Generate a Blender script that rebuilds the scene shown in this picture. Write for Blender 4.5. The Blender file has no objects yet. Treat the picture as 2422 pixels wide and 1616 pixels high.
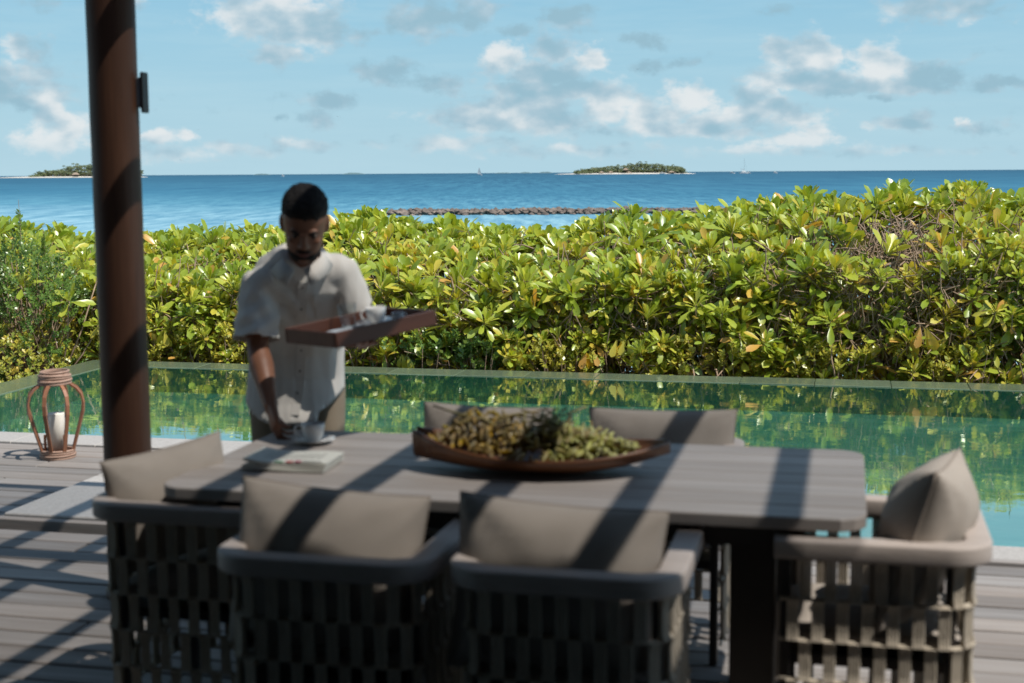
import bpy, bmesh, math, random
import numpy as np
from mathutils import Vector, Matrix, noise as mnoise, Quaternion, Euler

random.seed(11)
rng = np.random.default_rng(11)
scene = bpy.context.scene
COL = scene.collection
R = math.radians
PI = math.pi

# ------------------------------------------------------------------ camera
cam_d = bpy.data.cameras.new("camera")
cam = bpy.data.objects.new("camera", cam_d)
COL.objects.link(cam)
cam_d.lens = 50.0
cam_d.sensor_width = 36.0
cam_d.clip_start = 0.05
cam_d.clip_end = 60000
th, ro = math.atan(399 / 3364), 0.0064
f_ = Vector((0, math.cos(th), -math.sin(th)))
r0 = Vector((1, 0, 0))
u0 = r0.cross(f_)
r_ = r0 * math.cos(ro) - u0 * math.sin(ro)
u_ = u0 * math.cos(ro) + r0 * math.sin(ro)
m = Matrix.Identity(4)
for i in range(3):
    m[i][0], m[i][1], m[i][2] = r_[i], u_[i], -f_[i]
m[2][3] = 1.67
cam.matrix_world = m
cam_d.dof.use_dof = True
cam_d.dof.focus_distance = 18.0
cam_d.dof.aperture_fstop = 2.8
cam_d.dof.aperture_blades = 0
scene.camera = cam

# ------------------------------------------------------------------ exposure
scene.view_settings.view_transform = 'Standard'
scene.view_settings.look = 'None'
scene.view_settings.exposure = 0.0
scene.view_settings.gamma = 1.0
scene.render.use_motion_blur = False
scene.cycles.max_bounces = 8
scene.cycles.transparent_max_bounces = 12
scene.cycles.transmission_bounces = 6
scene.cycles.caustics_reflective = False
scene.cycles.caustics_refractive = False
scene.cycles.use_denoising = True
scene.cycles.sample_clamp_indirect = 6.0

# ------------------------------------------------------------------ sun
SUN = Vector((0.562, -0.318, 1.0)).normalized()
sun_d = bpy.data.lights.new("sun", 'SUN')
sun_d.energy = 5.0
sun_d.angle = R(0.53)
sun_d.color = (1.0, 0.94, 0.86)
sun = bpy.data.objects.new("sun", sun_d)
COL.objects.link(sun)
sun.rotation_euler = SUN.to_track_quat('Z', 'Y').to_euler()
sun.location = (10, -8, 20)

# ------------------------------------------------------------------ sky and clouds
world = bpy.data.worlds.new("World")
scene.world = world
world.use_nodes = True
wt = world.node_tree
wt.nodes.clear()


class NT:
    """tiny helper to write node trees"""
    def __init__(s, tree):
        s.t = tree

    def n(s, typ, **kw):
        nd = s.t.nodes.new(typ)
        for k, v in kw.items():
            setattr(nd, k, v)
        return nd

    def setin(s, nd, key, v):
        if v is None:
            return
        if isinstance(v, bpy.types.NodeSocket):
            s.t.links.new(v, nd.inputs[key])
        else:
            nd.inputs[key].default_value = v

    def math(s, op, a, b=None, c=None, clamp=False):
        nd = s.n('ShaderNodeMath', operation=op)
        nd.use_clamp = clamp
        s.setin(nd, 0, a); s.setin(nd, 1, b); s.setin(nd, 2, c)
        return nd.outputs[0]

    def vmath(s, op, a, b=None, scale=None):
        nd = s.n('ShaderNodeVectorMath', operation=op)
        s.setin(nd, 0, a); s.setin(nd, 1, b)
        if scale is not None:
            s.setin(nd, 'Scale', scale)
        return nd.outputs['Value'] if op in ('LENGTH', 'DOT_PRODUCT', 'DISTANCE') else nd.outputs[0]

    def noise(s, vec, scale, detail=4, rough=0.5, dist=0.0, out=0):
        nd = s.n('ShaderNodeTexNoise')
        s.setin(nd, 'Vector', vec)
        nd.inputs['Scale'].default_value = scale
        nd.inputs['Detail'].default_value = detail
        nd.inputs['Roughness'].default_value = rough
        nd.inputs['Distortion'].default_value = dist
        return nd.outputs[out]

    def maprange(s, v, a, b, c=0.0, d=1.0, smooth=False):
        nd = s.n('ShaderNodeMapRange')
        if smooth:
            nd.interpolation_type = 'SMOOTHSTEP'
        s.setin(nd, 0, v); s.setin(nd, 1, a); s.setin(nd, 2, b); s.setin(nd, 3, c); s.setin(nd, 4, d)
        return nd.outputs[0]

    def mix(s, f, a, b, typ='MIX'):
        nd = s.n('ShaderNodeMix', data_type='RGBA', blend_type=typ)
        s.setin(nd, 0, f); s.setin(nd, 6, a); s.setin(nd, 7, b)
        return nd.outputs[2]

    def ramp(s, f, stops):
        nd = s.n('ShaderNodeValToRGB')
        s.setin(nd, 0, f)
        el = nd.color_ramp.elements
        while len(el) < len(stops):
            el.new(0.5)
        for e, (p, c) in zip(el, stops):
            e.position = p
            e.color = (*c, 1)
        return nd.outputs[0]

    def link(s, a, b):
        s.t.links.new(a, b)


W_ = NT(wt)
SKY_STRENGTH = 0.1
sky = W_.n('ShaderNodeTexSky', sky_type='NISHITA')
sky.sun_disc = False
sky.sun_elevation = math.asin(SUN.z)
sky.sun_rotation = math.atan2(SUN.x, SUN.y)
sky.altitude = 0
sky.air_density = 1.0
sky.dust_density = 0.6
sky.ozone_density = 2.0
tc = W_.n('ShaderNodeTexCoord')
sx = W_.n('ShaderNodeSeparateXYZ')
W_.link(tc.outputs['Generated'], sx.inputs[0])
az = W_.math('MULTIPLY', W_.math('ARCTAN2', sx.outputs[0], sx.outputs[1]), 57.2958)
el = W_.math('MULTIPLY', W_.math('ARCSINE', sx.outputs[2]), 57.2958)
cmb = W_.n('ShaderNodeCombineXYZ')
W_.link(az, cmb.inputs[0]); W_.link(el, cmb.inputs[1])
P = cmb.outputs[0]
# (azimuth, elevation, half width, half height, whiteness, density), degrees
CLOUDS = [(-9.31,6.22,2.11,0.91,0.75,1.0),
          (-8.19,5.76,1.67,0.74,0.45,1.0),
          (-9.05,4.71,1.05,0.42,0.4,0.8),
          (-6.03,5.48,0.67,0.42,0.2,0.7),
          (-3.42,6.01,1.37,0.7,0.25,0.9),
          (-1.58,6.25,1.05,0.56,0.25,0.8),
          (0.09,5.54,0.88,0.26,0.1,0.7),
          (2.37,6.1,1.05,0.53,0.1,0.8),
          (5.34,5.09,0.74,0.32,0.0,0.75),
          (-4.82,3.95,1.23,0.44,0.2,0.85),
          (-2.63,3.6,1.09,0.35,0.2,0.85),
          (-7.25,2.88,1.09,0.35,0.15,0.8),
          (-7.59,2.2,0.74,0.44,0.35,0.7),
          (-9.05,2.07,0.35,0.21,0.2,0.6),
          (-0.35,4.43,0.81,0.53,1.0,1.0),
          (1.63,4.86,0.84,0.67,0.5,1.0),
          (3.16,4.46,0.63,0.49,1.0,0.95),
          (1.23,3.92,1.67,0.46,0.2,1.0),
          (1.67,3.28,2.46,0.39,0.25,1.0),
          (0.61,2.69,1.93,0.61,0.6,0.95),
          (-0.97,2.19,2.11,0.61,0.6,0.9),
          (1.49,2.09,2.11,0.61,0.45,0.95),
          (3.94,2.67,1.23,0.74,0.85,0.95),
          (5.69,2.29,1.4,0.67,0.75,0.95),
          (7.16,2.79,0.97,0.6,1.0,0.95),
          (8.28,2.05,1.23,0.61,0.65,0.9),
          (9.74,3.06,0.84,0.49,1.0,0.85),
          (10.16,2.46,1.23,0.46,0.35,0.95),
          (10.84,2.03,1.58,0.39,0.75,0.9),
          (11.94,1.63,0.84,0.35,1.0,0.9),
          (11.35,1.22,1.4,0.28,1.0,0.8),
          (6.73,1.63,3.51,0.28,0.5,0.85),
          (10.5,4.53,0.74,0.53,0.6,1.0),
          (11.77,4.32,0.91,0.81,0.75,1.0),
          (11.68,3.51,2.28,0.42,0.25,1.0),
          (14.35,3.97,1.09,0.74,0.95,1.0),
          (14.02,3.24,2.63,0.35,0.2,1.0),
          (15.82,3.62,0.88,0.46,0.3,0.9),
          (16.79,3.61,0.88,0.46,0.35,0.8),
          (14.35,2.81,0.88,0.14,0.1,0.7),
          (18.42,3.16,0.79,0.32,0.1,0.8),
          (19.49,3.22,0.79,0.25,0.1,0.7),
          (5.51,4.16,0.56,0.23,0.0,0.7),
          (6.76,4.19,0.6,0.21,0.0,0.7),
          (16.79,6.1,1.93,0.53,0.5,0.8),
          (15.17,5.98,1.23,0.39,0.35,0.65),
          (10.5,6.38,0.7,0.32,0.15,0.55),
          (15.33,1.78,1.4,0.28,0.6,0.75),
          (15.98,2.12,0.7,0.28,0.3,0.6),
          (17.59,1.73,0.28,0.28,1.0,0.85),
          (18.07,1.55,1.05,0.28,0.4,0.6),
          (-18.39,4.65,0.88,0.46,0.6,0.75),
          (-18.86,3.67,1.58,0.6,0.45,0.75),
          (-18.23,2.9,1.58,0.46,0.3,0.8),
          (-19.49,3.08,1.05,0.53,0.3,0.7),
          (-17.78,2.44,0.6,0.53,1.0,1.0),
          (-17.19,1.7,0.97,0.6,1.0,1.0),
          (-17.75,1.18,1.32,0.42,0.8,0.85),
          (-18.23,1.36,0.53,0.35,1.0,0.7),
          (-13.82,1.48,0.63,0.32,1.0,0.95),
          (-12.72,1.48,0.46,0.26,1.0,0.95),
          (-14.27,0.9,0.88,0.46,0.7,0.7),
          (-12.86,0.79,1.23,0.32,0.65,0.7),
          (-11.35,0.97,1.05,0.25,0.5,0.6),
          (-9.99,0.96,1.05,0.28,0.55,0.65),
          (-8.28,1.12,1.4,0.25,0.4,0.6),
          (-17.59,6.52,1.05,0.39,0.3,0.6),
          (-14.35,6.7,0.63,0.32,0.5,0.65),
          (-19.8,5.03,0.35,0.35,0.4,0.7),
          (9.14,0.84,2.11,0.25,0.8,0.6),
          (-2.02,1.17,3.16,0.32,0.5,0.6),
          (2.19,0.88,4.56,0.25,0.55,0.6),
          (14.18,0.72,5.27,0.21,0.5,0.5),
          (-14.51,2.65,0.42,0.14,0.2,0.6),
          (-2.37,3.22,0.88,0.25,0.2,0.6)]
dens = whs = ws = None
# domain warp so that the cloud outlines are ragged, not elliptical
wn = W_.noise(P, 0.75, 7, 0.62, out=1)
warp = W_.vmath('MULTIPLY', W_.vmath('SUBTRACT', wn, (0.5, 0.5, 0.5)), (1.7, 0.85, 0.0))
Pw = W_.vmath('ADD', P, warp)
for (ca, ce, ra, re, wh, dn) in CLOUDS:
    d = W_.vmath('MULTIPLY', W_.vmath('SUBTRACT', Pw, (ca, ce, 0)), (0.76 / ra, 0.76 / re, 0))
    l = W_.vmath('LENGTH', d)
    g = W_.maprange(l, 1.5, 0.0, 0.0, dn * 1.15, smooth=True)
    whg = W_.math('MULTIPLY', g, wh)
    dens = g if dens is None else W_.math('MAXIMUM', dens, g)
    whs = whg if whs is None else W_.math('ADD', whs, whg)
    ws = g if ws is None else W_.math('ADD', ws, g)
# the rest of the sky, outside the frame: the same scattered cumulus
gen = W_.noise(W_.vmath('MULTIPLY', P, (0.10, 0.22, 1)), 1.0, 5, 0.55)
gen = W_.maprange(gen, 0.53, 0.72, 0.0, 0.9)
outm = W_.maprange(W_.math('MAXIMUM', W_.math('SUBTRACT', W_.math('ABSOLUTE', az), 21.5), W_.math('SUBTRACT', el, 8.5)), 0.0, 2.0, 0.0, 1.0)
gen = W_.math('MULTIPLY', gen, outm)
dens = W_.math('MAXIMUM', dens, gen)
whs = W_.math('ADD', whs, W_.math('MULTIPLY', gen, 0.55))
ws = W_.math('ADD', ws, gen)
white = W_.math('DIVIDE', whs, W_.math('ADD', ws, 0.001))
Pn = W_.vmath('MULTIPLY', P, (0.8, 1.25, 1.0))
n1 = W_.noise(Pn, 1.15, 9, 0.58)
nl = W_.noise(Pn, 0.62, 7, 0.52)
n2 = W_.noise(W_.vmath('ADD', Pn, (0.22, 0.60, 0)), 0.62, 2, 0.5)
edge = W_.math('ADD', dens, W_.math('MULTIPLY', W_.math('SUBTRACT', n1, 0.5), 1.9))
mask = W_.maprange(edge, 0.16, 0.86, 0.0, 1.0, smooth=True)
lit = W_.math('ADD', white, W_.math('MULTIPLY', W_.math('SUBTRACT', nl, n2), 1.9))
lit = W_.math('ADD', lit, W_.math('MULTIPLY', W_.math('SUBTRACT', 1.0, W_.maprange(edge, 0.4, 1.1)), 0.1))
lit = W_.maprange(lit, 0.10, 1.15, 0.0, 1.0, smooth=True)
k = 1.0 / SKY_STRENGTH
ccol = W_.ramp(lit, [(0.0, (0.31, 0.50, 0.605)), (0.35, (0.42, 0.57, 0.66)), (0.65, (0.56, 0.67, 0.73)), (1.0, (0.80, 0.83, 0.84))])
ccol = W_.vmath('MULTIPLY', ccol, (k, k, k))
skyc = W_.vmath('MULTIPLY', sky.outputs[0], (0.98, 1.0, 1.04))
# thin veil: distant air is paler close to the horizon
veil = W_.maprange(el, -1.0, 30.0, 0.97, 0.1)
veilc = W_.mix(W_.maprange(el, 0.0, 7.0), (0.45 * k, 0.675 * k, 0.79 * k, 1), (0.29 * k, 0.60 * k, 0.785 * k, 1))
skyc = W_.mix(veil, skyc, veilc)
streak = W_.noise(W_.vmath('MULTIPLY', P, (0.12, 1.1, 1)), 1.0, 5, 0.6)
skyc = W_.mix(W_.math('MULTIPLY', W_.maprange(streak, 0.42, 0.75), 0.35), skyc, (0.50 * k, 0.71 * k, 0.80 * k, 1))
low = W_.maprange(el, 0.0, 1.6, 0.45, 0.9)
final = W_.mix(W_.math('MULTIPLY', mask, low), skyc, ccol)
bg = W_.n('ShaderNodeBackground')
bg.inputs['Strength'].default_value = SKY_STRENGTH
W_.link(final, bg.inputs['Color'])
wo = W_.n('ShaderNodeOutputWorld')
W_.link(bg.outputs[0], wo.inputs[0])


# ------------------------------------------------------------------ material helpers
def srgb(r, g, b):
    def c(x):
        x /= 255
        return x / 12.92 if x <= 0.04045 else ((x + 0.055) / 1.055) ** 2.4
    return (c(r), c(g), c(b))


def mat_new(name):
    mt = bpy.data.materials.new(name)
    mt.use_nodes = True
    mt.node_tree.nodes.clear()
    return mt, NT(mt.node_tree)


def pmat(name, c1, c2=None, scale=8.0, stretch=(1, 1, 1), rough=0.6, bump=0.0, bscale=None, rnd=0.0,
         spec=0.4, coat=0.0, detail=6, c3=None, rnd_hue=None, bstretch=None):
    """principled surface: two or three colours mixed by noise, per-object variation, fine relief"""
    mt, t = mat_new(name)
    if c2 is None:
        c2 = tuple(x * 0.8 for x in c1)
    tcn = t.n('ShaderNodeTexCoord')
    oi = t.n('ShaderNodeObjectInfo')
    off = t.vmath('MULTIPLY', t.vmath('ADD', (0, 0, 0), oi.outputs['Random']), (37.0, 19.0, 11.0))
    base = t.vmath('ADD', tcn.outputs['Object'], off)
    v = t.vmath('MULTIPLY', base, stretch)
    n = t.noise(v, scale, detail, 0.6)
    stops = [(0.3, c1), (0.7, c2)] if c3 is None else [(0.25, c1), (0.5, c2), (0.75, c3)]
    col = t.ramp(n, stops)
    big = t.noise(base, 1.7, 3, 0.5)
    col = t.mix(t.maprange(big, 0.35, 0.65, 0.0, 0.28), col, tuple(x * 0.72 for x in c1) + (1,))
    if rnd:
        val = t.math('ADD', 1.0 - rnd, t.math('MULTIPLY', oi.outputs['Random'], 2 * rnd))
        hsv = t.n('ShaderNodeHueSaturation')
        t.setin(hsv, 'Value', val)
        if rnd_hue:
            t.setin(hsv, 'Saturation', t.math('ADD', 1.0 - rnd_hue, t.math('MULTIPLY', t.math('FRACT', t.math('MULTIPLY', oi.outputs['Random'], 7.31)), 2 * rnd_hue)))
        t.link(col, hsv.inputs['Color'])
        col = hsv.outputs[0]
    p = t.n('ShaderNodeBsdfPrincipled')
    t.link(col, p.inputs['Base Color'])
    t.setin(p, 'Roughness', t.maprange(n, 0.3, 0.7, rough * 0.9, min(1, rough * 1.12)))
    p.inputs['Specular IOR Level'].default_value = spec
    p.inputs['Coat Weight'].default_value = coat
    p.inputs['Coat Roughness'].default_value = 0.15
    if bump:
        bn = t.noise(t.vmath('MULTIPLY', base, bstretch or stretch), bscale or scale * 3, 5, 0.6)
        b = t.n('ShaderNodeBump')
        b.inputs['Strength'].default_value = 1.0
        b.inputs['Distance'].default_value = bump
        t.link(bn, b.inputs['Height'])
        t.link(b.outputs[0], p.inputs['Normal'])
    o = t.n('ShaderNodeOutputMaterial')
    t.link(p.outputs[0], o.inputs[0])
    return mt


M = {}
M['deck'] = pmat('weathered_deck_wood', (0.34, 0.31, 0.29), (0.26, 0.24, 0.225), 14, (0.12, 1.6, 1), 0.75, 0.0015, 40, 0.24, 0.25, c3=(0.22, 0.19, 0.17), rnd_hue=0.35)
M['table'] = pmat('weathered_teak_top', (0.44, 0.40, 0.37), (0.37, 0.335, 0.31), 16, (0.12, 1.6, 1), 0.6, 0.0008, 40, 0.12, 0.35, c3=(0.30, 0.27, 0.25), rnd_hue=0.2)
M['frame_dark'] = pmat('dark_bronze_metal', (0.045, 0.038, 0.033), (0.035, 0.03, 0.026), 20, rough=0.45, spec=0.4)
M['rail'] = pmat('weathered_teak_rail', (0.50, 0.435, 0.395), (0.40, 0.35, 0.315), 20, (0.3, 0.3, 1), 0.55, 0.0008, 60, 0.1, 0.3)
M['strap'] = pmat('woven_taupe_strap', (0.52, 0.46, 0.375), (0.44, 0.39, 0.315), 60, (1, 1, 0.3), 0.85, 0.0015, 160, 0.1, 0.15)
M['cushion'] = pmat('taupe_outdoor_fabric', (0.36, 0.32, 0.28), (0.315, 0.28, 0.245), 5, rough=0.92, bump=0.0006, bscale=420, rnd=0.05, spec=0.12)
M['piping'] = pmat('taupe_piping', (0.30, 0.26, 0.225), rough=0.9, spec=0.1)
M['column'] = pmat('red_brown_column_wood', (0.125, 0.058, 0.033), (0.07, 0.033, 0.02), 9, (1.4, 1.4, 0.10), 0.48, 0.0012, 30, spec=0.3, c3=(0.05, 0.02, 0.013))
M['rafter'] = pmat('rafter_timber', (0.16, 0.09, 0.055), (0.10, 0.055, 0.035), 8, (1, 0.15, 1), 0.6)
M['ceiling'] = pmat('dark_ceiling_boards', (0.05, 0.035, 0.026), (0.035, 0.025, 0.018), 6, (1, 0.2, 1), 0.7)
M['wall'] = pmat('dark_house_wall', (0.06, 0.05, 0.042), (0.045, 0.037, 0.03), 3, rough=0.9)
M['stone'] = pmat('pale_granite', (0.52, 0.50, 0.47), (0.42, 0.40, 0.38), 60, rough=0.75, bump=0.001, bscale=150, rnd=0.05, c3=(0.33, 0.32, 0.30))
M['rim'] = pmat('wet_green_stone_rim', (0.17, 0.22, 0.14), (0.12, 0.165, 0.105), 25, rough=0.10, bump=0.0015, bscale=60, rnd=0.12, spec=0.6)
M['joist'] = pmat('dark_joists', (0.03, 0.026, 0.022), rough=0.95, spec=0.1)
M['soil'] = pmat('sandy_soil', (0.34, 0.27, 0.19), (0.16, 0.11, 0.07), 7, rough=0.95, bump=0.01, bscale=30, spec=0.1)
M['sand'] = pmat('white_coral_sand', (0.74, 0.70, 0.62), (0.66, 0.62, 0.54), 0.3, rough=0.95, spec=0.1)
M['rock'] = pmat('breakwater_rock', (0.34, 0.27, 0.22), (0.14, 0.115, 0.10), 1.3, rough=0.9, bump=0.03, bscale=4, c3=(0.05, 0.042, 0.038))
M['net'] = pmat('black_netting', (0.03, 0.032, 0.035), (0.05, 0.05, 0.05), 3, rough=0.85)
M['bowl'] = pmat('polished_bowl_wood', (0.23, 0.105, 0.045), (0.15, 0.062, 0.028), 12, (0.25, 2.0, 1), 0.38, 0.0006, 40, spec=0.45, c3=(0.10, 0.04, 0.02))
M['berry'] = pmat('green_brown_fruit', (0.25, 0.20, 0.055), (0.33, 0.20, 0.075), 30, rough=0.4, rnd=0.35, rnd_hue=0.3, spec=0.4)
M['berry_pale'] = pmat('pale_green_fruit', (0.38, 0.40, 0.13), (0.46, 0.42, 0.17), 30, rough=0.45, rnd=0.2, rnd_hue=0.2)
M['berry_dark'] = pmat('dark_olive_fruit', (0.22, 0.20, 0.06), (0.29, 0.22, 0.08), 30, rough=0.45, rnd=0.3)
M['stalk'] = pmat('fruit_stalk', (0.26, 0.24, 0.09), (0.3, 0.2, 0.1), 20, rough=0.7)
M['china'] = pmat('white_china', (0.80, 0.80, 0.78), (0.78, 0.78, 0.76), 4, rough=0.12, spec=0.5)
M['coffee'] = pmat('dark_coffee', (0.02, 0.01, 0.005), rough=0.1)
M['steel'] = pmat('polished_steel', (0.7, 0.7, 0.7), rough=0.15)
M['paper'] = pmat('folded_newsprint', (0.66, 0.66, 0.60), (0.60, 0.60, 0.55), 12, rough=0.8, spec=0.15)
M['ink'] = pmat('grey_ink', (0.12, 0.12, 0.12), rough=0.8)
M['green_ink'] = pmat('green_ink', (0.06, 0.25, 0.12), rough=0.8)
M['red_ink'] = pmat('red_ink', (0.55, 0.07, 0.07), rough=0.8)
M['crimson_ink'] = pmat('crimson_ink', (0.42, 0.02, 0.09), rough=0.8)
M['tray'] = pmat('red_brown_tray_wood', (0.12, 0.045, 0.026), (0.075, 0.028, 0.018), 10, (0.3, 2, 1), 0.4, spec=0.45)
M['tray_cloth'] = pmat('pale_blue_tray_cloth', (0.55, 0.62, 0.68), (0.48, 0.55, 0.62), 10, rough=0.9)
M['candle'] = pmat('ivory_candle_wax', (0.90, 0.84, 0.76), (0.88, 0.80, 0.72), 3, rough=0.5)
M['lantern'] = pmat('bent_cane', (0.34, 0.155, 0.085), (0.24, 0.10, 0.055), 18, (1, 1, 0.2), 0.5, 0.0006, 60, 0.1)
M['cord'] = pmat('pale_bound_cane', (0.44, 0.30, 0.235), (0.30, 0.18, 0.13), 30, (1, 1, 3), 0.65, 0.001, 80, 0.12)
M['black'] = pmat('black_painted_metal', (0.012, 0.012, 0.014), rough=0.45)
M['grey_metal'] = pmat('grey_bracket', (0.25, 0.28, 0.30), rough=0.4)
M['skin'] = pmat('brown_skin', (0.25, 0.115, 0.068), (0.20, 0.09, 0.052), 14, rough=0.46, bump=0.0006, bscale=120, spec=0.4)
M['lips'] = pmat('lips', (0.20, 0.075, 0.06), rough=0.45)
M['hair'] = pmat('black_cropped_hair', (0.009, 0.008, 0.008), (0.02, 0.018, 0.017), 90, rough=0.75, bump=0.004, bscale=140, spec=0.25)
M['eye'] = pmat('eye_white', (0.45, 0.40, 0.36), rough=0.25)
M['shirt'] = pmat('pale_linen', (0.78, 0.75, 0.70), (0.73, 0.70, 0.655), 5, rough=0.92, bump=0.0005, bscale=500, spec=0.1)
M['button'] = pmat('shirt_button', (0.10, 0.08, 0.07), rough=0.3)
M['trousers'] = pmat('khaki_cotton', (0.38, 0.31, 0.23), (0.33, 0.27, 0.20), 8, rough=0.9, bump=0.0006, bscale=300, spec=0.1)
M['shoe'] = pmat('dark_shoe', (0.03, 0.025, 0.02), rough=0.5)
M['bark'] = pmat('woody_twig', (0.44, 0.32, 0.225), (0.26, 0.18, 0.125), 12, rough=0.85, bump=0.002, bscale=60, rnd=0.1)
M['thatch'] = pmat('thatch', (0.42, 0.33, 0.25), (0.30, 0.23, 0.17), 1.0, rough=0.95)
M['whitewash'] = pmat('white_hull', (0.78, 0.78, 0.77), (0.74, 0.74, 0.73), 1.0, rough=0.4)
M['palm'] = pmat('island_palm_green', (0.17, 0.19, 0.085), (0.085, 0.12, 0.045), 0.12, rough=0.7, c3=(0.25, 0.235, 0.11))
M['trunk'] = pmat('palm_trunk', (0.30, 0.25, 0.19), (0.22, 0.18, 0.14), 1.0, rough=0.9)
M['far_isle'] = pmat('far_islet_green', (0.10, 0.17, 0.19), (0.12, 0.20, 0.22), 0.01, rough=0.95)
M['bird'] = pmat('bird_feather', (0.55, 0.55, 0.54), (0.25, 0.25, 0.25), 5, rough=0.8)


def leaf_mat(name, stops, trans=0.35, rough=0.3, gloss=0.12):
    """waxy leaf: colour from the leaf's own tint value, light passes through"""
    mt, t = mat_new(name)
    at = t.n('ShaderNodeAttribute', attribute_name='tint')
    geo = t.n('ShaderNodeTexCoord')
    nz = t.noise(geo.outputs['Object'], 22, 3)
    fac = t.math('ADD', at.outputs['Fac'], t.math('MULTIPLY', t.math('SUBTRACT', nz, 0.5), 0.12))
    col = t.ramp(fac, stops)
    d = t.n('ShaderNodeBsdfDiffuse'); t.link(col, d.inputs[0])
    tr = t.n('ShaderNodeBsdfTranslucent')
    t.link(t.mix(1.0, col, (1.35, 1.15, 0.5, 1), 'MULTIPLY'), tr.inputs[0])
    g = t.n('ShaderNodeBsdfGlossy'); g.inputs['Roughness'].default_value = rough
    g.inputs['Color'].default_value = (0.9, 0.95, 0.9, 1)
    fr = t.n('ShaderNodeFresnel'); fr.inputs[0].default_value = 1.45
    m1 = t.n('ShaderNodeMixShader'); m1.inputs[0].default_value = trans
    t.link(d.outputs[0], m1.inputs[1]); t.link(tr.outputs[0], m1.inputs[2])
    m2 = t.n('ShaderNodeMixShader')
    t.link(t.math('ADD', t.math('MULTIPLY', fr.outputs[0], 0.6), gloss * 0.25), m2.inputs[0])
    t.link(m1.outputs[0], m2.inputs[1]); t.link(g.outputs[0], m2.inputs[2])
    o = t.n('ShaderNodeOutputMaterial'); t.link(m2.outputs[0], o.inputs[0])
    return mt


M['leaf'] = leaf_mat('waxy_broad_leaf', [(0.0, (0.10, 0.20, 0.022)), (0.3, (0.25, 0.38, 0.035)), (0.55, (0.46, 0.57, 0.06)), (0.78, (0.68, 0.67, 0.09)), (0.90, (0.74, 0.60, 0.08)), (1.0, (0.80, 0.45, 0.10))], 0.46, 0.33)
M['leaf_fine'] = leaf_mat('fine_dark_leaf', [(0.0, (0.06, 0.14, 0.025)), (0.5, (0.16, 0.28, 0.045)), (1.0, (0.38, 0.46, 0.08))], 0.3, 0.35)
M['leaf_low'] = leaf_mat('small_yellow_green_leaf', [(0.0, (0.14, 0.22, 0.03)), (0.4, (0.34, 0.40, 0.05)), (0.75, (0.58, 0.55, 0.07)), (1.0, (0.78, 0.55, 0.09))], 0.35, 0.35)


def m_pool_water():
    mt, t = mat_new('pool_water')
    tcn = t.n('ShaderNodeTexCoord')
    v = t.vmath('MULTIPLY', tcn.outputs['Object'], (1.0, 1.0, 1.0))
    n = t.noise(t.vmath('MULTIPLY', v, (1.0, 1.9, 1)), 2.4, 4, 0.55, 0.4)
    n2 = t.noise(v, 0.6, 2, 0.5)
    h = t.math('ADD', n, t.math('MULTIPLY', n2, 1.0))
    b = t.n('ShaderNodeBump'); b.inputs['Strength'].default_value = 1.0; b.inputs['Distance'].default_value = 0.0014
    t.link(h, b.inputs['Height'])
    g = t.n('ShaderNodeBsdfGlossy'); g.inputs['Roughness'].default_value = 0.0
    g.inputs['Color'].default_value = (0.96, 1.0, 0.98, 1)
    t.link(b.outputs[0], g.inputs['Normal'])
    tr = t.n('ShaderNodeBsdfTransparent'); tr.inputs[0].default_value = (0.74, 0.94, 0.89, 1)
    fr = t.n('ShaderNodeFresnel'); fr.inputs[0].default_value = 1.42
    t.link(b.outputs[0], fr.inputs['Normal'])
    mx = t.n('ShaderNodeMixShader')
    lw = t.n('ShaderNodeLayerWeight'); lw.inputs[0].default_value = 0.5; t.link(b.outputs[0], lw.inputs['Normal'])
    t.link(t.math('ADD', 0.03, t.math('MULTIPLY', t.math('POWER', lw.outputs['Facing'], 2.15), 0.96)), mx.inputs[0])
    t.link(tr.outputs[0], mx.inputs[1]); t.link(g.outputs[0], mx.inputs[2])
    o = t.n('ShaderNodeOutputMaterial'); t.link(mx.outputs[0], o.inputs[0])
    return mt


M['water'] = m_pool_water()
M['pool_tile'] = pmat('turquoise_pool_tile', (0.12, 0.34, 0.26), (0.075, 0.25, 0.19), 0.9, (1, 3.0, 1), rough=0.5, c3=(0.19, 0.44, 0.35), rnd=0.0)


def m_glass(name, col, rough=0.0):
    mt, t = mat_new(name)
    g = t.n('ShaderNodeBsdfGlossy'); g.inputs['Roughness'].default_value = rough
    tr = t.n('ShaderNodeBsdfTransparent'); tr.inputs[0].default_value = (*col, 1)
    lw = t.n('ShaderNodeLayerWeight'); lw.inputs[0].default_value = 0.5
    mx = t.n('ShaderNodeMixShader')
    t.link(t.math('ADD', 0.04, t.math('MULTIPLY', t.math('POWER', lw.outputs['Facing'], 5.0), 0.96)), mx.inputs[0]); t.link(tr.outputs[0], mx.inputs[1]); t.link(g.outputs[0], mx.inputs[2])
    o = t.n('ShaderNodeOutputMaterial'); t.link(mx.outputs[0], o.inputs[0])
    return mt


M['roof_glass'] = m_glass('tinted_roof_glass', (0.77, 0.77, 0.77))
M['glass'] = m_glass('clear_glass', (0.97, 0.985, 0.98))


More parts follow.
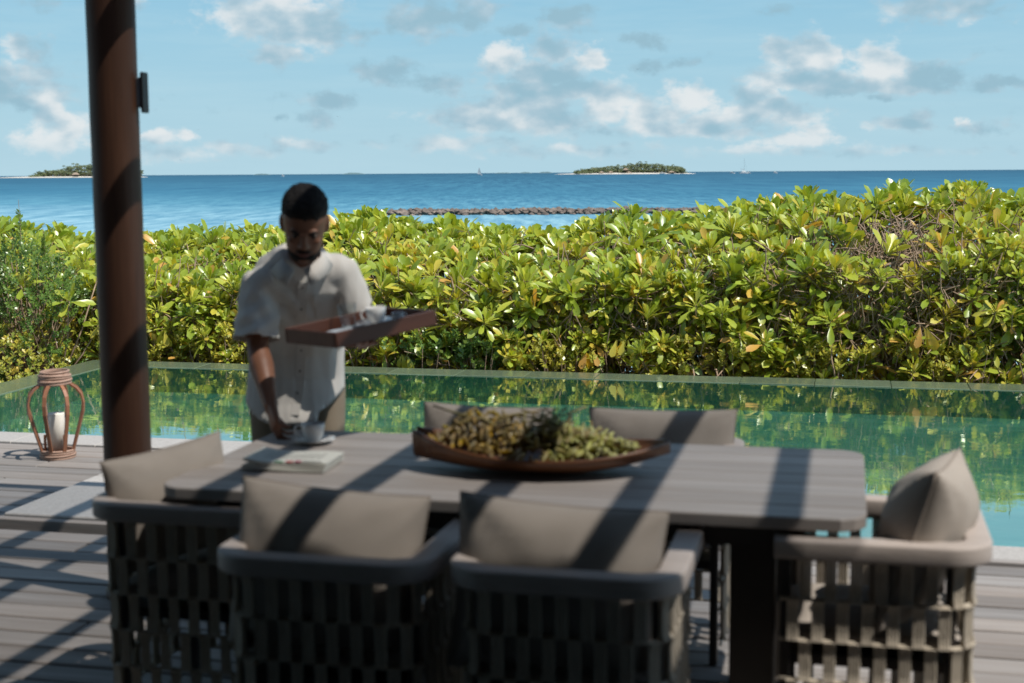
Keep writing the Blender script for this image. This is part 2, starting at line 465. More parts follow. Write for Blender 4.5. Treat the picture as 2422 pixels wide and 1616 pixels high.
def m_sea():
    mt, t = mat_new('sea_water')
    geo = t.n('ShaderNodeNewGeometry')
    pos = geo.outputs['Position']
    s = t.n('ShaderNodeSeparateXYZ'); t.link(pos, s.inputs[0])
    wob = t.noise(t.vmath('MULTIPLY', pos, (0.006, 0.02, 1)), 1.0, 5, 0.55)
    y = t.math('ADD', s.outputs[1], t.math('MULTIPLY', t.math('SUBTRACT', wob, 0.5), 60))
    y = t.math('ADD', y, t.math('MULTIPLY', t.math('ADD', t.math('MINIMUM', t.math('MAXIMUM', s.outputs[0], -90.0), 60.0), 60), 0.7))
    # depth of the lagoon: shallow sand near the shore, drop-off beyond the reef
    f = t.maprange(t.math('LOGARITHM', t.math('MAXIMUM', y, 20.0), 10.0), 1.3, 4.0, 0, 1)
    col = t.ramp(f, [(0.0, (0.25, 0.50, 0.57)), (0.25, (0.21, 0.44, 0.54)), (0.325, (0.14, 0.35, 0.46)), (0.36, (0.07, 0.25, 0.36)),
                     (0.42, (0.030, 0.16, 0.26)), (0.60, (0.018, 0.11, 0.19)), (1.0, (0.012, 0.075, 0.135))])
    dist = t.math('MAXIMUM', s.outputs[1], 30.0)
    # wavelets: their light and dark put into the colour, coarser swell farther off
    inv = t.math('DIVIDE', 60.0, dist)
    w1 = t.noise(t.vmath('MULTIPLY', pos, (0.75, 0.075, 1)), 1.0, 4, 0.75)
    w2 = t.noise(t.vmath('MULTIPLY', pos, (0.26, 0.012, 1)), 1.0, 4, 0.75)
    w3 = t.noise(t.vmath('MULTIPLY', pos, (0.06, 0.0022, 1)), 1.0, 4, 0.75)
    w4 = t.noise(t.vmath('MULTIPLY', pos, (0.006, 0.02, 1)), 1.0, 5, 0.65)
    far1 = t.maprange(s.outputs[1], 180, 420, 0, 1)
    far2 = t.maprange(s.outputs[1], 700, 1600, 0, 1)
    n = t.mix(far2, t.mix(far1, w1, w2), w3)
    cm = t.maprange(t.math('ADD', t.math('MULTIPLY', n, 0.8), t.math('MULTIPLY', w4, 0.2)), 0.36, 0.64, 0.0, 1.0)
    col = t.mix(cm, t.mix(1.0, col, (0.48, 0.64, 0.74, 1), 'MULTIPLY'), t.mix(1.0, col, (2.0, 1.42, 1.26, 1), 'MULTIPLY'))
    df = t.n('ShaderNodeBsdfDiffuse'); t.link(col, df.inputs[0])
    gs = t.n('ShaderNodeBsdfGlossy'); gs.inputs['Roughness'].default_value = 0.35
    gs.inputs['Color'].default_value = (0.75, 0.9, 1.0, 1)
    p = t.n('ShaderNodeMixShader'); p.inputs[0].default_value = 0.13
    t.link(df.outputs[0], p.inputs[1]); t.link(gs.outputs[0], p.inputs[2])
    b = t.n('ShaderNodeBump'); b.inputs['Strength'].default_value = 1.0; b.inputs['Distance'].default_value = 0.35
    hh = t.math('ADD', t.math('MULTIPLY', w1, 1.0), t.math('ADD', t.math('MULTIPLY', w2, 2.0), t.math('MULTIPLY', w4, 2.0)))
    t.link(hh, b.inputs['Height']); t.link(b.outputs[0], gs.inputs['Normal'])
    o = t.n('ShaderNodeOutputMaterial'); t.link(p.outputs[0], o.inputs[0])
    return mt


M['sea'] = m_sea()


# ------------------------------------------------------------------ mesh helpers
class MB:
    """collects vertices and faces; build() makes ONE mesh"""
    def __init__(s):
        s.v = []; s.f = []

    def add(s, verts, faces, mtx=None):
        o = len(s.v)
        if mtx is not None:
            verts = [mtx @ Vector(q) for q in verts]
        s.v.extend([tuple(q) for q in verts])
        s.f.extend([tuple(i + o for i in fc) for fc in faces])
        return s

    def box(s, cx, cy, cz, sx_, sy_, sz_, mtx=None, ch=0.0):
        hx, hy, hz = sx_ / 2, sy_ / 2, sz_ / 2
        if ch <= 0:
            vs = [(cx + i * hx, cy + j * hy, cz + k_ * hz) for k_ in (-1, 1) for j in (-1, 1) for i in (-1, 1)]
            fs = [(0, 2, 3, 1), (4, 5, 7, 6), (0, 1, 5, 4), (2, 6, 7, 3), (0, 4, 6, 2), (1, 3, 7, 5)]
            return s.add(vs, fs, mtx)
        prof = [(-hy + ch, -hz), (hy - ch, -hz), (hy, -hz + ch), (hy, hz - ch), (hy - ch, hz), (-hy + ch, hz), (-hy, hz - ch), (-hy, -hz + ch)]
        rings = []
        for x, ins in ((-hx, ch), (-hx + ch, 0), (hx - ch, 0), (hx, ch)):
            rings.append([(cx + x, cy + y * (1 - ins / hy), cz + z * (1 - ins / hz)) for (y, z) in prof])
        return s.loft(rings, mtx)

    def loft(s, rings, mtx=None, cap=True, closed=True):
        n = len(rings[0]); vs = [p for r in rings for p in r]; fs = []
        for i in range(len(rings) - 1):
            for j in range(n if closed else n - 1):
                a, b = i * n + j, i * n + (j + 1) % n
                fs.append((a, b, b + n, a + n))
        if cap and closed:
            fs.append(tuple(reversed(range(n))))
            fs.append(tuple((len(rings) - 1) * n + j for j in range(n)))
        return s.add(vs, fs, mtx)

    def tube(s, pts, rad, sides=8, mtx=None, cap=True):
        pts = [Vector(p) for p in pts]
        if not isinstance(rad, (list, tuple)):
            rad = [rad] * len(pts)
        rings = []
        t0 = (pts[1] - pts[0]).normalized()
        ref = Vector((0, 0, 1)) if abs(t0.z) < 0.9 else Vector((1, 0, 0))
        x = t0.cross(ref).normalized()
        for i, p in enumerate(pts):
            t = (pts[min(i + 1, len(pts) - 1)] - pts[max(i - 1, 0)]).normalized()
            x = (x - t * x.dot(t)).normalized()
            y = t.cross(x)
            rings.append([tuple(p + (x * math.cos(2 * PI * j / sides) + y * math.sin(2 * PI * j / sides)) * rad[i]) for j in range(sides)])
        return s.loft(rings, mtx, cap)

    def lathe(s, prof, n=24, mtx=None, cap=False):
        rings = [[(r * math.cos(2 * PI * j / n), r * math.sin(2 * PI * j / n), z) for j in range(n)] for (r, z) in prof]
        return s.loft(rings, mtx, cap)

    def ball(s, c, r, nu=10, nv=7, mtx=None):
        c = Vector(c)
        if not isinstance(r, (tuple, list)):
            r = (r, r, r)
        rings = []
        for i in range(nv + 1):
            ph = PI * i / nv
            q = max(math.sin(ph), 0.02)
            rings.append([(c.x + r[0] * q * math.cos(2 * PI * j / nu), c.y + r[1] * q * math.sin(2 * PI * j / nu), c.z - r[2] * math.cos(ph)) for j in range(nu)])
        return s.loft(rings, mtx)

    def mesh(s, name, mat, smooth=False):
        me = bpy.data.meshes.new(name)
        me.from_pydata(s.v, [], s.f)
        me.materials.append(mat)
        if smooth:
            me.polygons.foreach_set('use_smooth', [True] * len(me.polygons))
        me.update()
        return me

    def build(s, name, mat, parent=None, smooth=False):
        return link(name, s.mesh(name, mat, smooth), parent)


def link(name, me, parent=None, mtx=None):
    o = bpy.data.objects.new(name, me)
    COL.objects.link(o)
    if parent is not None:
        o.parent = parent
    if mtx is not None:
        o.matrix_basis = mtx
    return o


def tag(o, label=None, cat=None, group=None, kind=None):
    if label: o['label'] = label
    if cat: o['category'] = cat
    if group: o['group'] = group
    if kind: o['kind'] = kind
    return o


def thing(name, label, cat, loc=(0, 0, 0), rz=0.0, group=None):
    o = bpy.data.objects.new(name, None)
    COL.objects.link(o)
    o.location = loc
    o.rotation_euler = (0, 0, rz)
    o.empty_display_size = 0.1
    return tag(o, label, cat, group)


def copy_tree(o, parent=None):
    c = o.copy()
    COL.objects.link(c)
    c.parent = parent
    for ch in list(o.children):
        copy_tree(ch, c)
    return c


ROT = R(-13.3)                       # the terrace, pool, table and hedge share this direction
MR = Matrix.Rotation(ROT, 4, 'Z')


def Wd(a, b, z=0.0):
    return MR @ Vector((a, b, z))


def interp(x, pts):
    return float(np.interp(x, [p[0] for p in pts], [p[1] for p in pts]))


# =================================================================== SETTING
# ---- sea, ground, beach
sea_z = -1.9
mb = MB()
xs = [-40000, -9000, -2500, -600, -150, 0, 150, 600, 2500, 9000, 40000]
ys = [18, 40, 90, 200, 500, 1500, 5000, 16000, 45000]
vs = [(x, y, sea_z) for y in ys for x in xs]
fs = [(j * len(xs) + i, j * len(xs) + i + 1, (j + 1) * len(xs) + i + 1, (j + 1) * len(xs) + i) for j in range(len(ys) - 1) for i in range(len(xs) - 1)]
mb.add(vs, fs)
tag(mb.build('sea', M['sea']), 'open blue sea with a pale turquoise lagoon near the shore', kind='structure')

mb = MB()
gx = np.concatenate([[-60, -40, -25], np.arange(-14, 12.1, 0.5), [20, 35, 60]])
gy = np.concatenate([[-30, -12, 0], np.arange(6, 24, 0.5), [26, 30, 36]])
vs = []
for y in gy:
    for x in gx:
        p = MR.inverted() @ Vector((x, y, 0))
        z = -0.52 + 0.04 * mnoise.noise(Vector((x * 0.9, y * 0.9, 0)))
        if p.y > 15.5:
            z -= min(2.6, (p.y - 15.5) * 0.24)
        if p.x < -7.0 and p.y > 6:
            z += min(0.30, (-7.0 - p.x) * 0.22)
        vs.append((float(x), float(y), z))
nx = len(gx)
fs = [(j * nx + i, j * nx + i + 1, (j + 1) * nx + i + 1, (j + 1) * nx + i) for j in range(len(gy) - 1) for i in range(nx - 1)]
mb.add(vs, fs)
tag(mb.build('ground', M['soil'], smooth=True), 'sandy soil under the hedge', kind='structure')

# ---- deck
def setting(name, label, rot=ROT):
    return None

mb = MB()
mb.box(-1.5, 1.25, -0.11, 11.0, 9.7, 0.10)
mb.box(-5.55, 6.95, -0.11, 2.9, 1.7, 0.10)
deck = mb.build('deck', M['joist'])
deck.rotation_euler = (0, 0, ROT)
tag(deck, 'weathered grey brown timber deck round the dining table', kind='structure')
plank_meshes = {}


def plank_mesh(L):
    L = round(L, 2)
    if L not in plank_meshes:
        q = MB(); q.box(0, 0, -0.014, L, 0.135, 0.028, ch=0.005)
        plank_meshes[L] = q.mesh('plank', M['deck'])
    return plank_meshes[L]


rows = int((7.84 - 1.0) / 0.15)
lr = random.Random(3)
for k in range(rows):
    b = 7.77 - 0.15 * k
    zones = [(-6.95, -4.03)] if b > 6.14 else ([(-6.95, -4.03), (-1.0, 3.6)] if b > 5.95 else [(-6.95, 3.6)])
    if b < 3.2:
        zones = [(-3.6, 3.6)]
    if b < 2.2:
        continue
    segs_ = []
    for (a_lo, a_hi) in zones:
      a = a_lo
      L0 = lr.choice([1.2, 1.8, 2.4])
      while a < a_hi - 0.05:
        L = min(L0, a_hi - a)
        if a_hi - (a + L) < 0.5:
            L = a_hi - a
        segs_.append((a, L))
        a += L
        L0 = lr.choice([1.8, 2.4, 3.0])
    for (a, L) in segs_:
        o = link('plank', plank_mesh(L - 0.006), deck)
        o.location = (a + L / 2, b + lr.uniform(-0.002, 0.002), lr.uniform(-0.002, 0.002))
        o.rotation_euler = (lr.uniform(-0.006, 0.006), 0, 0)

# ---- pool: shell, water, rim tiles
A0, A1, B0, B1, BM = -6.50, 13.0, 8.15, 11.60, 6.50       # BM: nearer edge right of a = -1
zw, zf = -0.05, -0.27
mb = MB()
step = -1.0
poly_in = [(A0, B0), (step, B0), (step, BM), (A1, BM), (A1, B1), (A0, B1)]
mb.add([(x, y, zf) for x, y in poly_in], [tuple(range(6))])
for i in range(6):
    (x1, y1), (x2, y2) = poly_in[i], poly_in[(i + 1) % 6]
    mb.add([(x1, y1, zf), (x2, y2, zf), (x2, y2, -0.052), (x1, y1, -0.052)], [(0, 3, 2, 1)])
# outer faces of the infinity walls
wall_t = 0.36
for (x1, y1, x2, y2) in [(A0 - wall_t, B0, A0 - wall_t, B1 + wall_t), (A0 - wall_t, B1 + wall_t, A1, B1 + wall_t)]:
    mb.add([(x1, y1, -0.75), (x2, y2, -0.75), (x2, y2, -0.052), (x1, y1, -0.052)], [(0, 1, 2, 3)])
pool = mb.build('pool', M['pool_tile'])
pool.rotation_euler = (0, 0, ROT)
tag(pool, 'turquoise tiled infinity pool basin', kind='structure')
mb = MB()
mb.add([(x, y, zw) for x, y in poly_in], [tuple(range(6))])
pw = mb.build('pool_water', M['water'])
pw.rotation_euler = (0, 0, ROT)
tag(pw, 'still green pool water mirroring the hedge', kind='structure')


def rim(name, segs, mat, parent, zt, h, wid):
    for (x1, y1, x2, y2) in segs:
        L = math.hypot(x2 - x1, y2 - y1)
        n = max(1, round(L / 0.6))
        ang = math.atan2(y2 - y1, x2 - x1)
        key = (round(L / n, 3), wid, h)
        q = MB(); q.box(0, 0, -h / 2, L / n - 0.004, wid, h, ch=0.004)
        me = q.mesh(name, mat)
        for i in range(n):
            t = (i + 0.5) / n
            o = link(name, me, parent)
            o.location = (x1 + (x2 - x1) * t, y1 + (y2 - y1) * t, zt + lr.uniform(-0.0012, 0.0012))
            o.rotation_euler = (0, 0, ang)


rim('rim_tile', [(A0 - wall_t / 2, B0, A0 - wall_t / 2, B1), (A0 - wall_t, B1 + wall_t / 2, A1, B1 + wall_t / 2)], M['rim'], pool, zw + 0.006, 0.05, wall_t - 0.004)
# stone coping and the granite slab beside the column
cop = MB(); cop.box(-3.9, 8.0, -0.2, 5.76, 0.26, 0.30); cop.box(-2.52, 6.93, -0.21, 2.9, 1.62, 0.30); cop.box(3.6, 6.38, -0.2, 9.1, 0.2, 0.30)
coping = cop.build('coping', M['joist']); coping.rotation_euler = (0, 0, ROT)
tag(coping, 'pale granite edging between the deck and the pool', kind='structure')
rim('coping_stone', [(-6.86, 8.0, -1.0, 8.0)], M['stone'], coping, 0.012, 0.05, 0.296)
rim('coping_stone', [(-0.99, 6.375, 7.5, 6.375)], M['stone'], coping, 0.012, 0.05, 0.245)
for i in range(4):
    for j in range(2):
        q = MB(); q.box(0, 0, 0, 0.755, 0.88, 0.05, ch=0.006)
        o = q.build('stone_slab', M['stone'], coping)
        o.location = (-4.0 + 0.38 + i * 0.76, 6.06 + 0.443 + j * 0.888, 0.008)
# timber riser in front of slab and coping
for (a_, b_, L) in ((-2.51, 6.03, 3.02), (0.55, 6.215, 3.05), (3.6, 6.215, 3.0)):
    q = MB(); q.box(a_, b_, -0.03, L, 0.05, 0.10, ch=0.004)
    q.build('edge_board', M['deck'], coping)

# ---- house behind the camera: unseen dark room, added to block sky light
house = MB()
house.box(-1.0, -0.678, 3.02, 15.0, 7.245, 0.2)
o = house.build('ceiling', M['ceiling']); o.rotation_euler = (0, 0, ROT)
tag(o, 'unseen dark boarded ceiling over the viewer, added to block the sky and shade the near chairs', kind='structure')
hw = MB(); hw.box(-1.0, -4.3, 1.4, 15.0, 0.2, 3.1); hw.box(6.6, -1.3, 1.4, 0.2, 5.8, 3.1); hw.box(-8.5, -1.9, 1.4, 0.2, 4.6, 3.1)
o = hw.build('wall', M['wall']); o.rotation_euler = (0, 0, ROT)
tag(o, 'unseen dark walls behind the viewer, added to block sky light', kind='structure')
fl = MB(); fl.box(-1.0, -0.9, -0.08, 15.2, 6.6, 0.1)
o = fl.build('floor', M['stone']); o.rotation_euler = (0, 0, ROT); o.location = (0, 0, -0.008)
tag(o, 'stone floor of the room behind the viewer', kind='structure')

# ---- pergola: round column, beams, rafters, tinted glass
perg = thing('pergola', 'timber pergola on a round red-brown column striped by rafter shadows', 'pergola', Wd(-2.763, 5.05, 0), ROT)
pc = (-2.763, 5.05)
q = MB()
prof = [(0.105, 0.0), (0.105, 0.03), (0.093, 0.035)] + [(0.0925 + 0.0006 * math.sin(i * 1.7), 0.035 + i * 0.0975) for i in range(1, 27)]
q.lathe(prof, 40)
q.build('column', M['column'], perg, smooth=True)
q = MB(); q.box(-0.6 , 0, 2.65, 9.5, 0.11, 0.16)
q.build('beam', M['rafter'], perg)
q = MB(); q.box(-0.81, 3.35 - pc[1], 2.62, 9.1, 0.19, 0.09)  # unseen extra beam, added only to shade the near sides of the end chairs
q.build('beam', M['rafter'], perg)
q = MB(); q.box(-1.1, 6.25 - pc[1], 2.76, 8.5, 0.06, 0.2)
q.build('fascia', M['rafter'], perg)
q = MB(); q.box(0, 0, 0, 0.042, 3.38, 0.11, ch=0.003)
raf = q.mesh('rafter', M['rafter'])
for a_s in (-0.155, -0.575, -0.985, -1.39, -1.80, -2.30, -2.83, -3.23, -3.64, -4.05, -4.46, -4.9, -5.3):
    o = link('rafter', raf, perg)
    o.location = (a_s + 0.62 * 2.04 - pc[0], 4.54 - pc[1], 2.79)
for i in range(7):
    a_hi = 1.40 - i * 1.02
    q = MB(); q.box(a_hi - 0.51 - pc[0], 4.55 - pc[1], 2.862, 1.012, 3.35, 0.012)
    q.build('glass_panel', M['roof_glass'], perg)

fit = thing('wall_fitting', 'small black rectangular fitting on the right side of the round column', 'fitting', Wd(-2.763, 5.05, 1.985), ROT)
q = MB(); q.box(0.104, 0.02, 0, 0.018, 0.04, 0.115, ch=0.003); q.build('bracket', M['grey_metal'], fit)
q = MB(); q.box(0.119, 0.02, 0, 0.011, 0.05, 0.155, ch=0.003); q.build('cover', M['black'], fit)


# =================================================================== HEDGE
def leaf_template(curl, fold=0.22, wid=0.345):
    """spatulate leaf along +y, length 1, upper face +z; 11 points, 10 faces"""
    ts = [0.34, 0.66, 0.88]
    ws = [0.15, 0.34, 0.33]
    v = [(0, 0, 0)]
    for t_, w in zip(ts, ws):
        z = -curl * t_ * t_
        hw_ = w * wid / 0.80
        v += [(-hw_, t_, z + fold * hw_), (0, t_, z - 0.01), (hw_, t_, z + fold * hw_)]
    v.append((0, 1.0, -curl))
    f = [(0, 2, 1), (0, 3, 2)]
    for i in range(2):
        o = 1 + i * 3
        f += [(o, o + 1, o + 4, o + 3), (o + 1, o + 2, o + 5, o + 4)]
    f += [(7, 8, 10), (8, 9, 10)]
    return np.array(v, float), f


CURLS = [leaf_template(c) for c in (-0.10, 0.12, 0.32, 0.6)]


def tinted(me, tints):
    at = me.attributes.new('tint', 'FLOAT', 'POINT')
    at.data.foreach_set('value', np.asarray(tints, dtype=np.float32))


leaf_lib = {}


def leaf_mesh(ci, tint):
    key = (ci, round(tint * 12))
    if key not in leaf_lib:
        v, f = CURLS[ci]
        me = bpy.data.meshes.new('leaf')
        me.from_pydata(v.tolist(), [], f)
        me.materials.append(M['leaf'])
        me.polygons.foreach_set('use_smooth', [True] * len(me.polygons))
        tinted(me, [key[1] / 12] * len(v))
        me.update()
        leaf_lib[key] = me
    return leaf_lib[key]


def big_mesh(name, items, mat, templates, parent):
    """items: list of (template index, 4x4 numpy matrix, tint) joined into one mesh"""
    V, F, T, o = [], [], [], 0
    for ci, mt, tint in items:
        v, f = templates[ci]
        V.append(v @ mt[:3, :3].T + mt[:3, 3])
        F.extend([tuple(i + o for i in fc) for fc in f])
        T.append(np.full(len(v), tint))
        o += len(v)
    me = bpy.data.meshes.new(name)
    me.from_pydata(np.concatenate(V).tolist(), [], F)
    me.materials.append(mat)
    me.polygons.foreach_set('use_smooth', [True] * len(me.polygons))
    tinted(me, np.concatenate(T))
    me.update()
    return link(name, me, parent)


def unit(v):
    return v / (np.linalg.norm(v) + 1e-9)


def rosette(c, axis, size, rg, tint0, n=None, droop=0.0, yellow=0.06):
    """leaves spiralling round a shoot tip: list of (curl, matrix, tint)"""
    out = []
    axis = unit(np.array(axis, float))
    ref = np.array([1.0, 0, 0]) if abs(axis[0]) < 0.8 else np.array([0, 1.0, 0])
    ux = unit(np.cross(axis, ref)); uy = np.cross(axis, ux)
    n = n or rg.integers(12, 19)
    ph0 = rg.uniform(0, 6.28)
    for k_ in range(n):
        t_ = (k_ + 0.5) / n                       # 0 innermost, 1 outermost
        ph = ph0 + k_ * 2.399 + rg.normal(0, 0.12)
        pol = R(9 + 50 * t_ ** 1.2 + droop * t_ * 60) + rg.normal(0, 0.10)
        d = axis * math.cos(pol) + (ux * math.cos(ph) + uy * math.sin(ph)) * math.sin(pol)
        d[2] -= 0.10 * t_ + droop * 0.3 * t_
        d = unit(d)
        up = unit(axis - d * np.dot(axis, d) + rg.normal(0, 0.15, 3))
        x = unit(np.cross(d, up)); z = np.cross(x, d)
        L = size * (0.55 + 0.55 * t_) * rg.uniform(0.82, 1.15)
        w = L * rg.uniform(0.85, 1.15)
        mt = np.eye(4)
        mt[:3, 0] = x * w; mt[:3, 1] = d * L; mt[:3, 2] = z * L
        mt[:3, 3] = np.array(c) - axis * 0.03 * t_ + d * 0.008
        tint = tint0 + 0.10 * (1 - t_) + rg.normal(0, 0.07)
        if t_ > 0.45 and rg.random() < yellow * 2:
            tint = rg.uniform(0.74, 1.0)
        ci = int(np.clip(rg.normal(1.0 + 1.1 * t_ + droop * 1.5, 0.6), 0, 3))
        out.append((ci, mt, float(np.clip(tint, 0, 1))))
    return out


TOP = [(-11, 1.2), (-8.05, 1.24), (-7.5, 1.2), (-7.2, 1.10), (-7.0, 1.06), (-6.5, 1.16), (-6.0, 1.17), (-5.3, 1.20), (-4.63, 1.27), (-4.34, 1.38), (-4.05, 1.30),
       (-3.6, 1.27), (-3.0, 1.27), (-2.6, 1.25), (-2.2, 1.36), (-1.9, 1.44), (-1.43, 1.40), (-1.1, 1.47), (-0.76, 1.54), (-0.36, 1.60), (0.0, 1.52), (0.36, 1.62),
       (0.64, 1.54), (0.98, 1.68), (1.23, 1.54), (1.4, 1.60), (2.0, 1.58), (3.0, 1.7), (5, 1.6)]
HB = 12.42            # front face of the hedge
LEAFOBJ = 0


def twigs(name, segs, parent, mat):
    """many short woody tubes joined in one mesh; segs: (points, r0, r1)"""
    q = MB()
    for pts, ra, rb in segs:
        n = len(pts)
        q.tube(pts, [ra + (rb - ra) * i / (n - 1) for i in range(n)], 4, cap=False)
    return q.build(name, mat, parent, smooth=True)


def shrub(idx, ac, width, label, detailed=True):
    global LEAFOBJ
    rg = np.random.default_rng(100 + idx)
    BB = 13.5
    base = Wd(ac * BB / 12.4, BB, -0.5)
    ac0 = ac * BB / 12.4
    root = thing('beach_shrub', label, 'shrub', base, ROT, 'glossy broad-leaved shrubs of the hedge')
    items, segs = [], []
    def woody(a):          # bare, twiggy stretch of the hedge on the right
        return math.exp(-((a - 0.35) / 0.62) ** 2)
    bases = [np.array([rg.uniform(-0.3, 0.3), rg.uniform(-1.1, 1.5), 0.0]) for _ in range(12)]
    size0 = 0.165
    def put(a, b, z, axis, pr, tint0, droop=0.0, yellow=0.06, size=None):
        c = np.array([a - ac0, b - BB, z + 0.5])
        L = rosette(c, axis, size or size0 * rg.uniform(0.85, 1.2), rg, tint0, droop=droop, yellow=yellow)
        items.extend([(pr, x) for x in L])
        bs = min((bases[i_] for i_ in rg.integers(len(bases), size=5)), key=lambda q_: abs(q_[1] - c[1]))
        mid = bs * 0.45 + c * 0.55 + rg.normal(0, 0.07, 3)
        low = bs * 0.8 + c * 0.2 + rg.normal(0, 0.05, 3)
        neck = c - unit(np.array(axis, float)) * 0.12 + rg.normal(0, 0.01, 3)
        segs.append(([bs, low, mid, neck, c], 0.011, 0.0045))
    def surf(ad, u):
        """hedge profile: a steep front face, then a long gently rising top"""
        zf = interp(ad, [(-8, 0.50), (-3, 0.55), (0.5, 0.82), (2, 0.85)])
        zt = 1.67 - (1.67 - interp(ad, TOP)) * 1.22 - interp(ad, [(-6, 0.03), (-3.5, 0.05), (-2.6, 0.13), (-1.0, 0.15), (-0.5, 0.10), (5, 0.10)])
        if u < 0.42:
            t = u / 0.42
            b_, z_ = 12.26 + 0.26 * t, -0.14 + (zf + 0.14) * t
        else:
            t = (u - 0.42) / 0.58
            b_, z_ = 12.52 + 2.7 * t, zf + (zt - zf - 0.13) * t ** 0.9
        return ad * b_ / 12.4, b_, z_
    wk = width / 0.62
    # skyline shoots
    for _ in range(int(wk * 30)):
        ad = ac + rg.uniform(-0.5, 0.5) * width
        a, b, z = surf(ad, rg.uniform(0.86, 1.08))
        z += -0.02 - rg.random() ** 2 * 0.12 + 0.05 * mnoise.noise(Vector((a * 3.1, b * 3, 0)))
        put(a, b, z, (rg.normal(0.05, 0.2), rg.normal(-0.12, 0.2), 1.0), 3 - b, 0.46 + rg.normal(0, 0.07), yellow=0.02, size=0.215 * rg.uniform(0.75, 1.35))
    # sloping top
    for _ in range(int(wk * 56)):
        ad = ac + rg.uniform(-0.5, 0.5) * width
        u = 0.40 + 0.52 * rg.random()
        a, b, z = surf(ad, u)
        if rg.random() < 0.85 * woody(ad) * (1 if u < 0.80 else 0.2):
            continue
        z += rg.normal(0, 0.06) + 0.10 * mnoise.noise(Vector((a * 2.1, b * 2.1, 2)))
        ax = (rg.normal(0.10, 0.35), -0.25 + rg.normal(0, 0.3), 1.0)
        put(a, b, z, ax, 3 - b, 0.48 + rg.normal(0, 0.10), droop=max(0, rg.normal(0.05, 0.3)), yellow=0.085, size=0.21 * rg.uniform(0.65, 1.3))
    # front face
    for _ in range(int(wk * 41)):
        ad = ac + rg.uniform(-0.5, 0.5) * width
        hz = rg.random()
        a, b, z = surf(ad, 0.44 * hz)
        if rg.random() < 0.6 * woody(ad) * hz or (hz < 0.25 and rg.random() < 0.3):
            continue
        b += rg.normal(0.03, 0.09) + 0.12 * mnoise.noise(Vector((a * 2.3, z * 2.3, 5)))
        ye = 0.06 + 0.12 * (1 - hz)
        ax = (rg.normal(0.12, 0.38), -0.42 + rg.normal(0, 0.35), 0.95 + rg.normal(0, 0.2))
        put(a, b, z, ax, 3 - b, 0.50 + rg.normal(0, 0.10), droop=max(0, rg.normal(0.15, 0.35)), yellow=ye, size=0.185 * rg.uniform(0.55, 1.25))
    # inside
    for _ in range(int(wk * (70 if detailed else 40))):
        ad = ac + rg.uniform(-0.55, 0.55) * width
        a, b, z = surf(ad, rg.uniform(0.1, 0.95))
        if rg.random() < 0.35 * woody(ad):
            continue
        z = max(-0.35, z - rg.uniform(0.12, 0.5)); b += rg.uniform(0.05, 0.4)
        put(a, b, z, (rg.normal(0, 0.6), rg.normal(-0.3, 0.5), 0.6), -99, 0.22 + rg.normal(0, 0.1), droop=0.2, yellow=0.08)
    # the back of the hedge closes the view to the sea
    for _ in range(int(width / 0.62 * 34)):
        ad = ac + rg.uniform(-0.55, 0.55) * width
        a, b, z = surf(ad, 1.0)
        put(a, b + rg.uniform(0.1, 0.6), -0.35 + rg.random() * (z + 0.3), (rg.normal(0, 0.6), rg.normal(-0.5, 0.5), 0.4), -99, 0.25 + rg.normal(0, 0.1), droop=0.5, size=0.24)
    for _ in range(int(120 + 300 * woody(ac))):
        # tangled short twigs, every which way, just behind the leaves
        a, b, z = surf(ac + rg.uniform(-0.55, 0.55) * width, rg.beta(1.7, 1.5) * 0.9)
        p0 = np.array([a - ac0, b - BB, z + 0.5 + rg.uniform(-0.16, 0.06)])
        d_ = unit(np.array([rg.normal(0, 0.8), rg.normal(-0.1, 0.4), rg.normal(0.5, 0.6)])) * rg.uniform(0.10, 0.26)
        segs.append(([p0, p0 + d_ * 0.5 + rg.normal(0, 0.02, 3), p0 + d_ + rg.normal(0, 0.03, 3)], rg.uniform(0.005, 0.010), 0.004))
    nt = int(20 + 40 * woody(ac))
    for _ in range(nt):
        bs = bases[rg.integers(len(bases))]
        a, b, z = surf(ac + rg.uniform(-0.5, 0.5) * width, rg.uniform(0.05, 0.8))
        e = np.array([a - ac0, b - BB + rg.normal(0.02, 0.08), z + 0.5])
        bs = np.array([e[0] + rg.normal(0, 0.15), e[1] + rg.uniform(0.0, 0.5), 0.0])
        s_ = bs + (e - bs) * rg.uniform(0.2, 0.6) + rg.normal(0, 0.1, 3)
        m_ = (s_ + e) / 2 + rg.normal(0, 0.05, 3)
        e2 = e + rg.normal(0, 0.08, 3) + np.array([0, -0.03, 0.10])
        segs.append(([s_, m_, e, e2], 0.009, 0.004))
    items.sort(key=lambda q: -q[0] + 0.0)
    nobj = 300 if detailed else 0
    for pr, (ci, mt, tint) in items[:nobj]:
        o = bpy.data.objects.new('leaf', leaf_mesh(ci, tint))
        COL.objects.link(o)
        o.parent = root
        o.matrix_basis = Matrix(mt.tolist())
        LEAFOBJ += 1
    st = big_mesh('foliage', [x for _, x in items[nobj:]], M['leaf'], CURLS, root)
    st['kind'] = 'stuff'
    tw = twigs('twigs', segs, root, M['bark'])
    tw['kind'] = 'stuff'
    return root


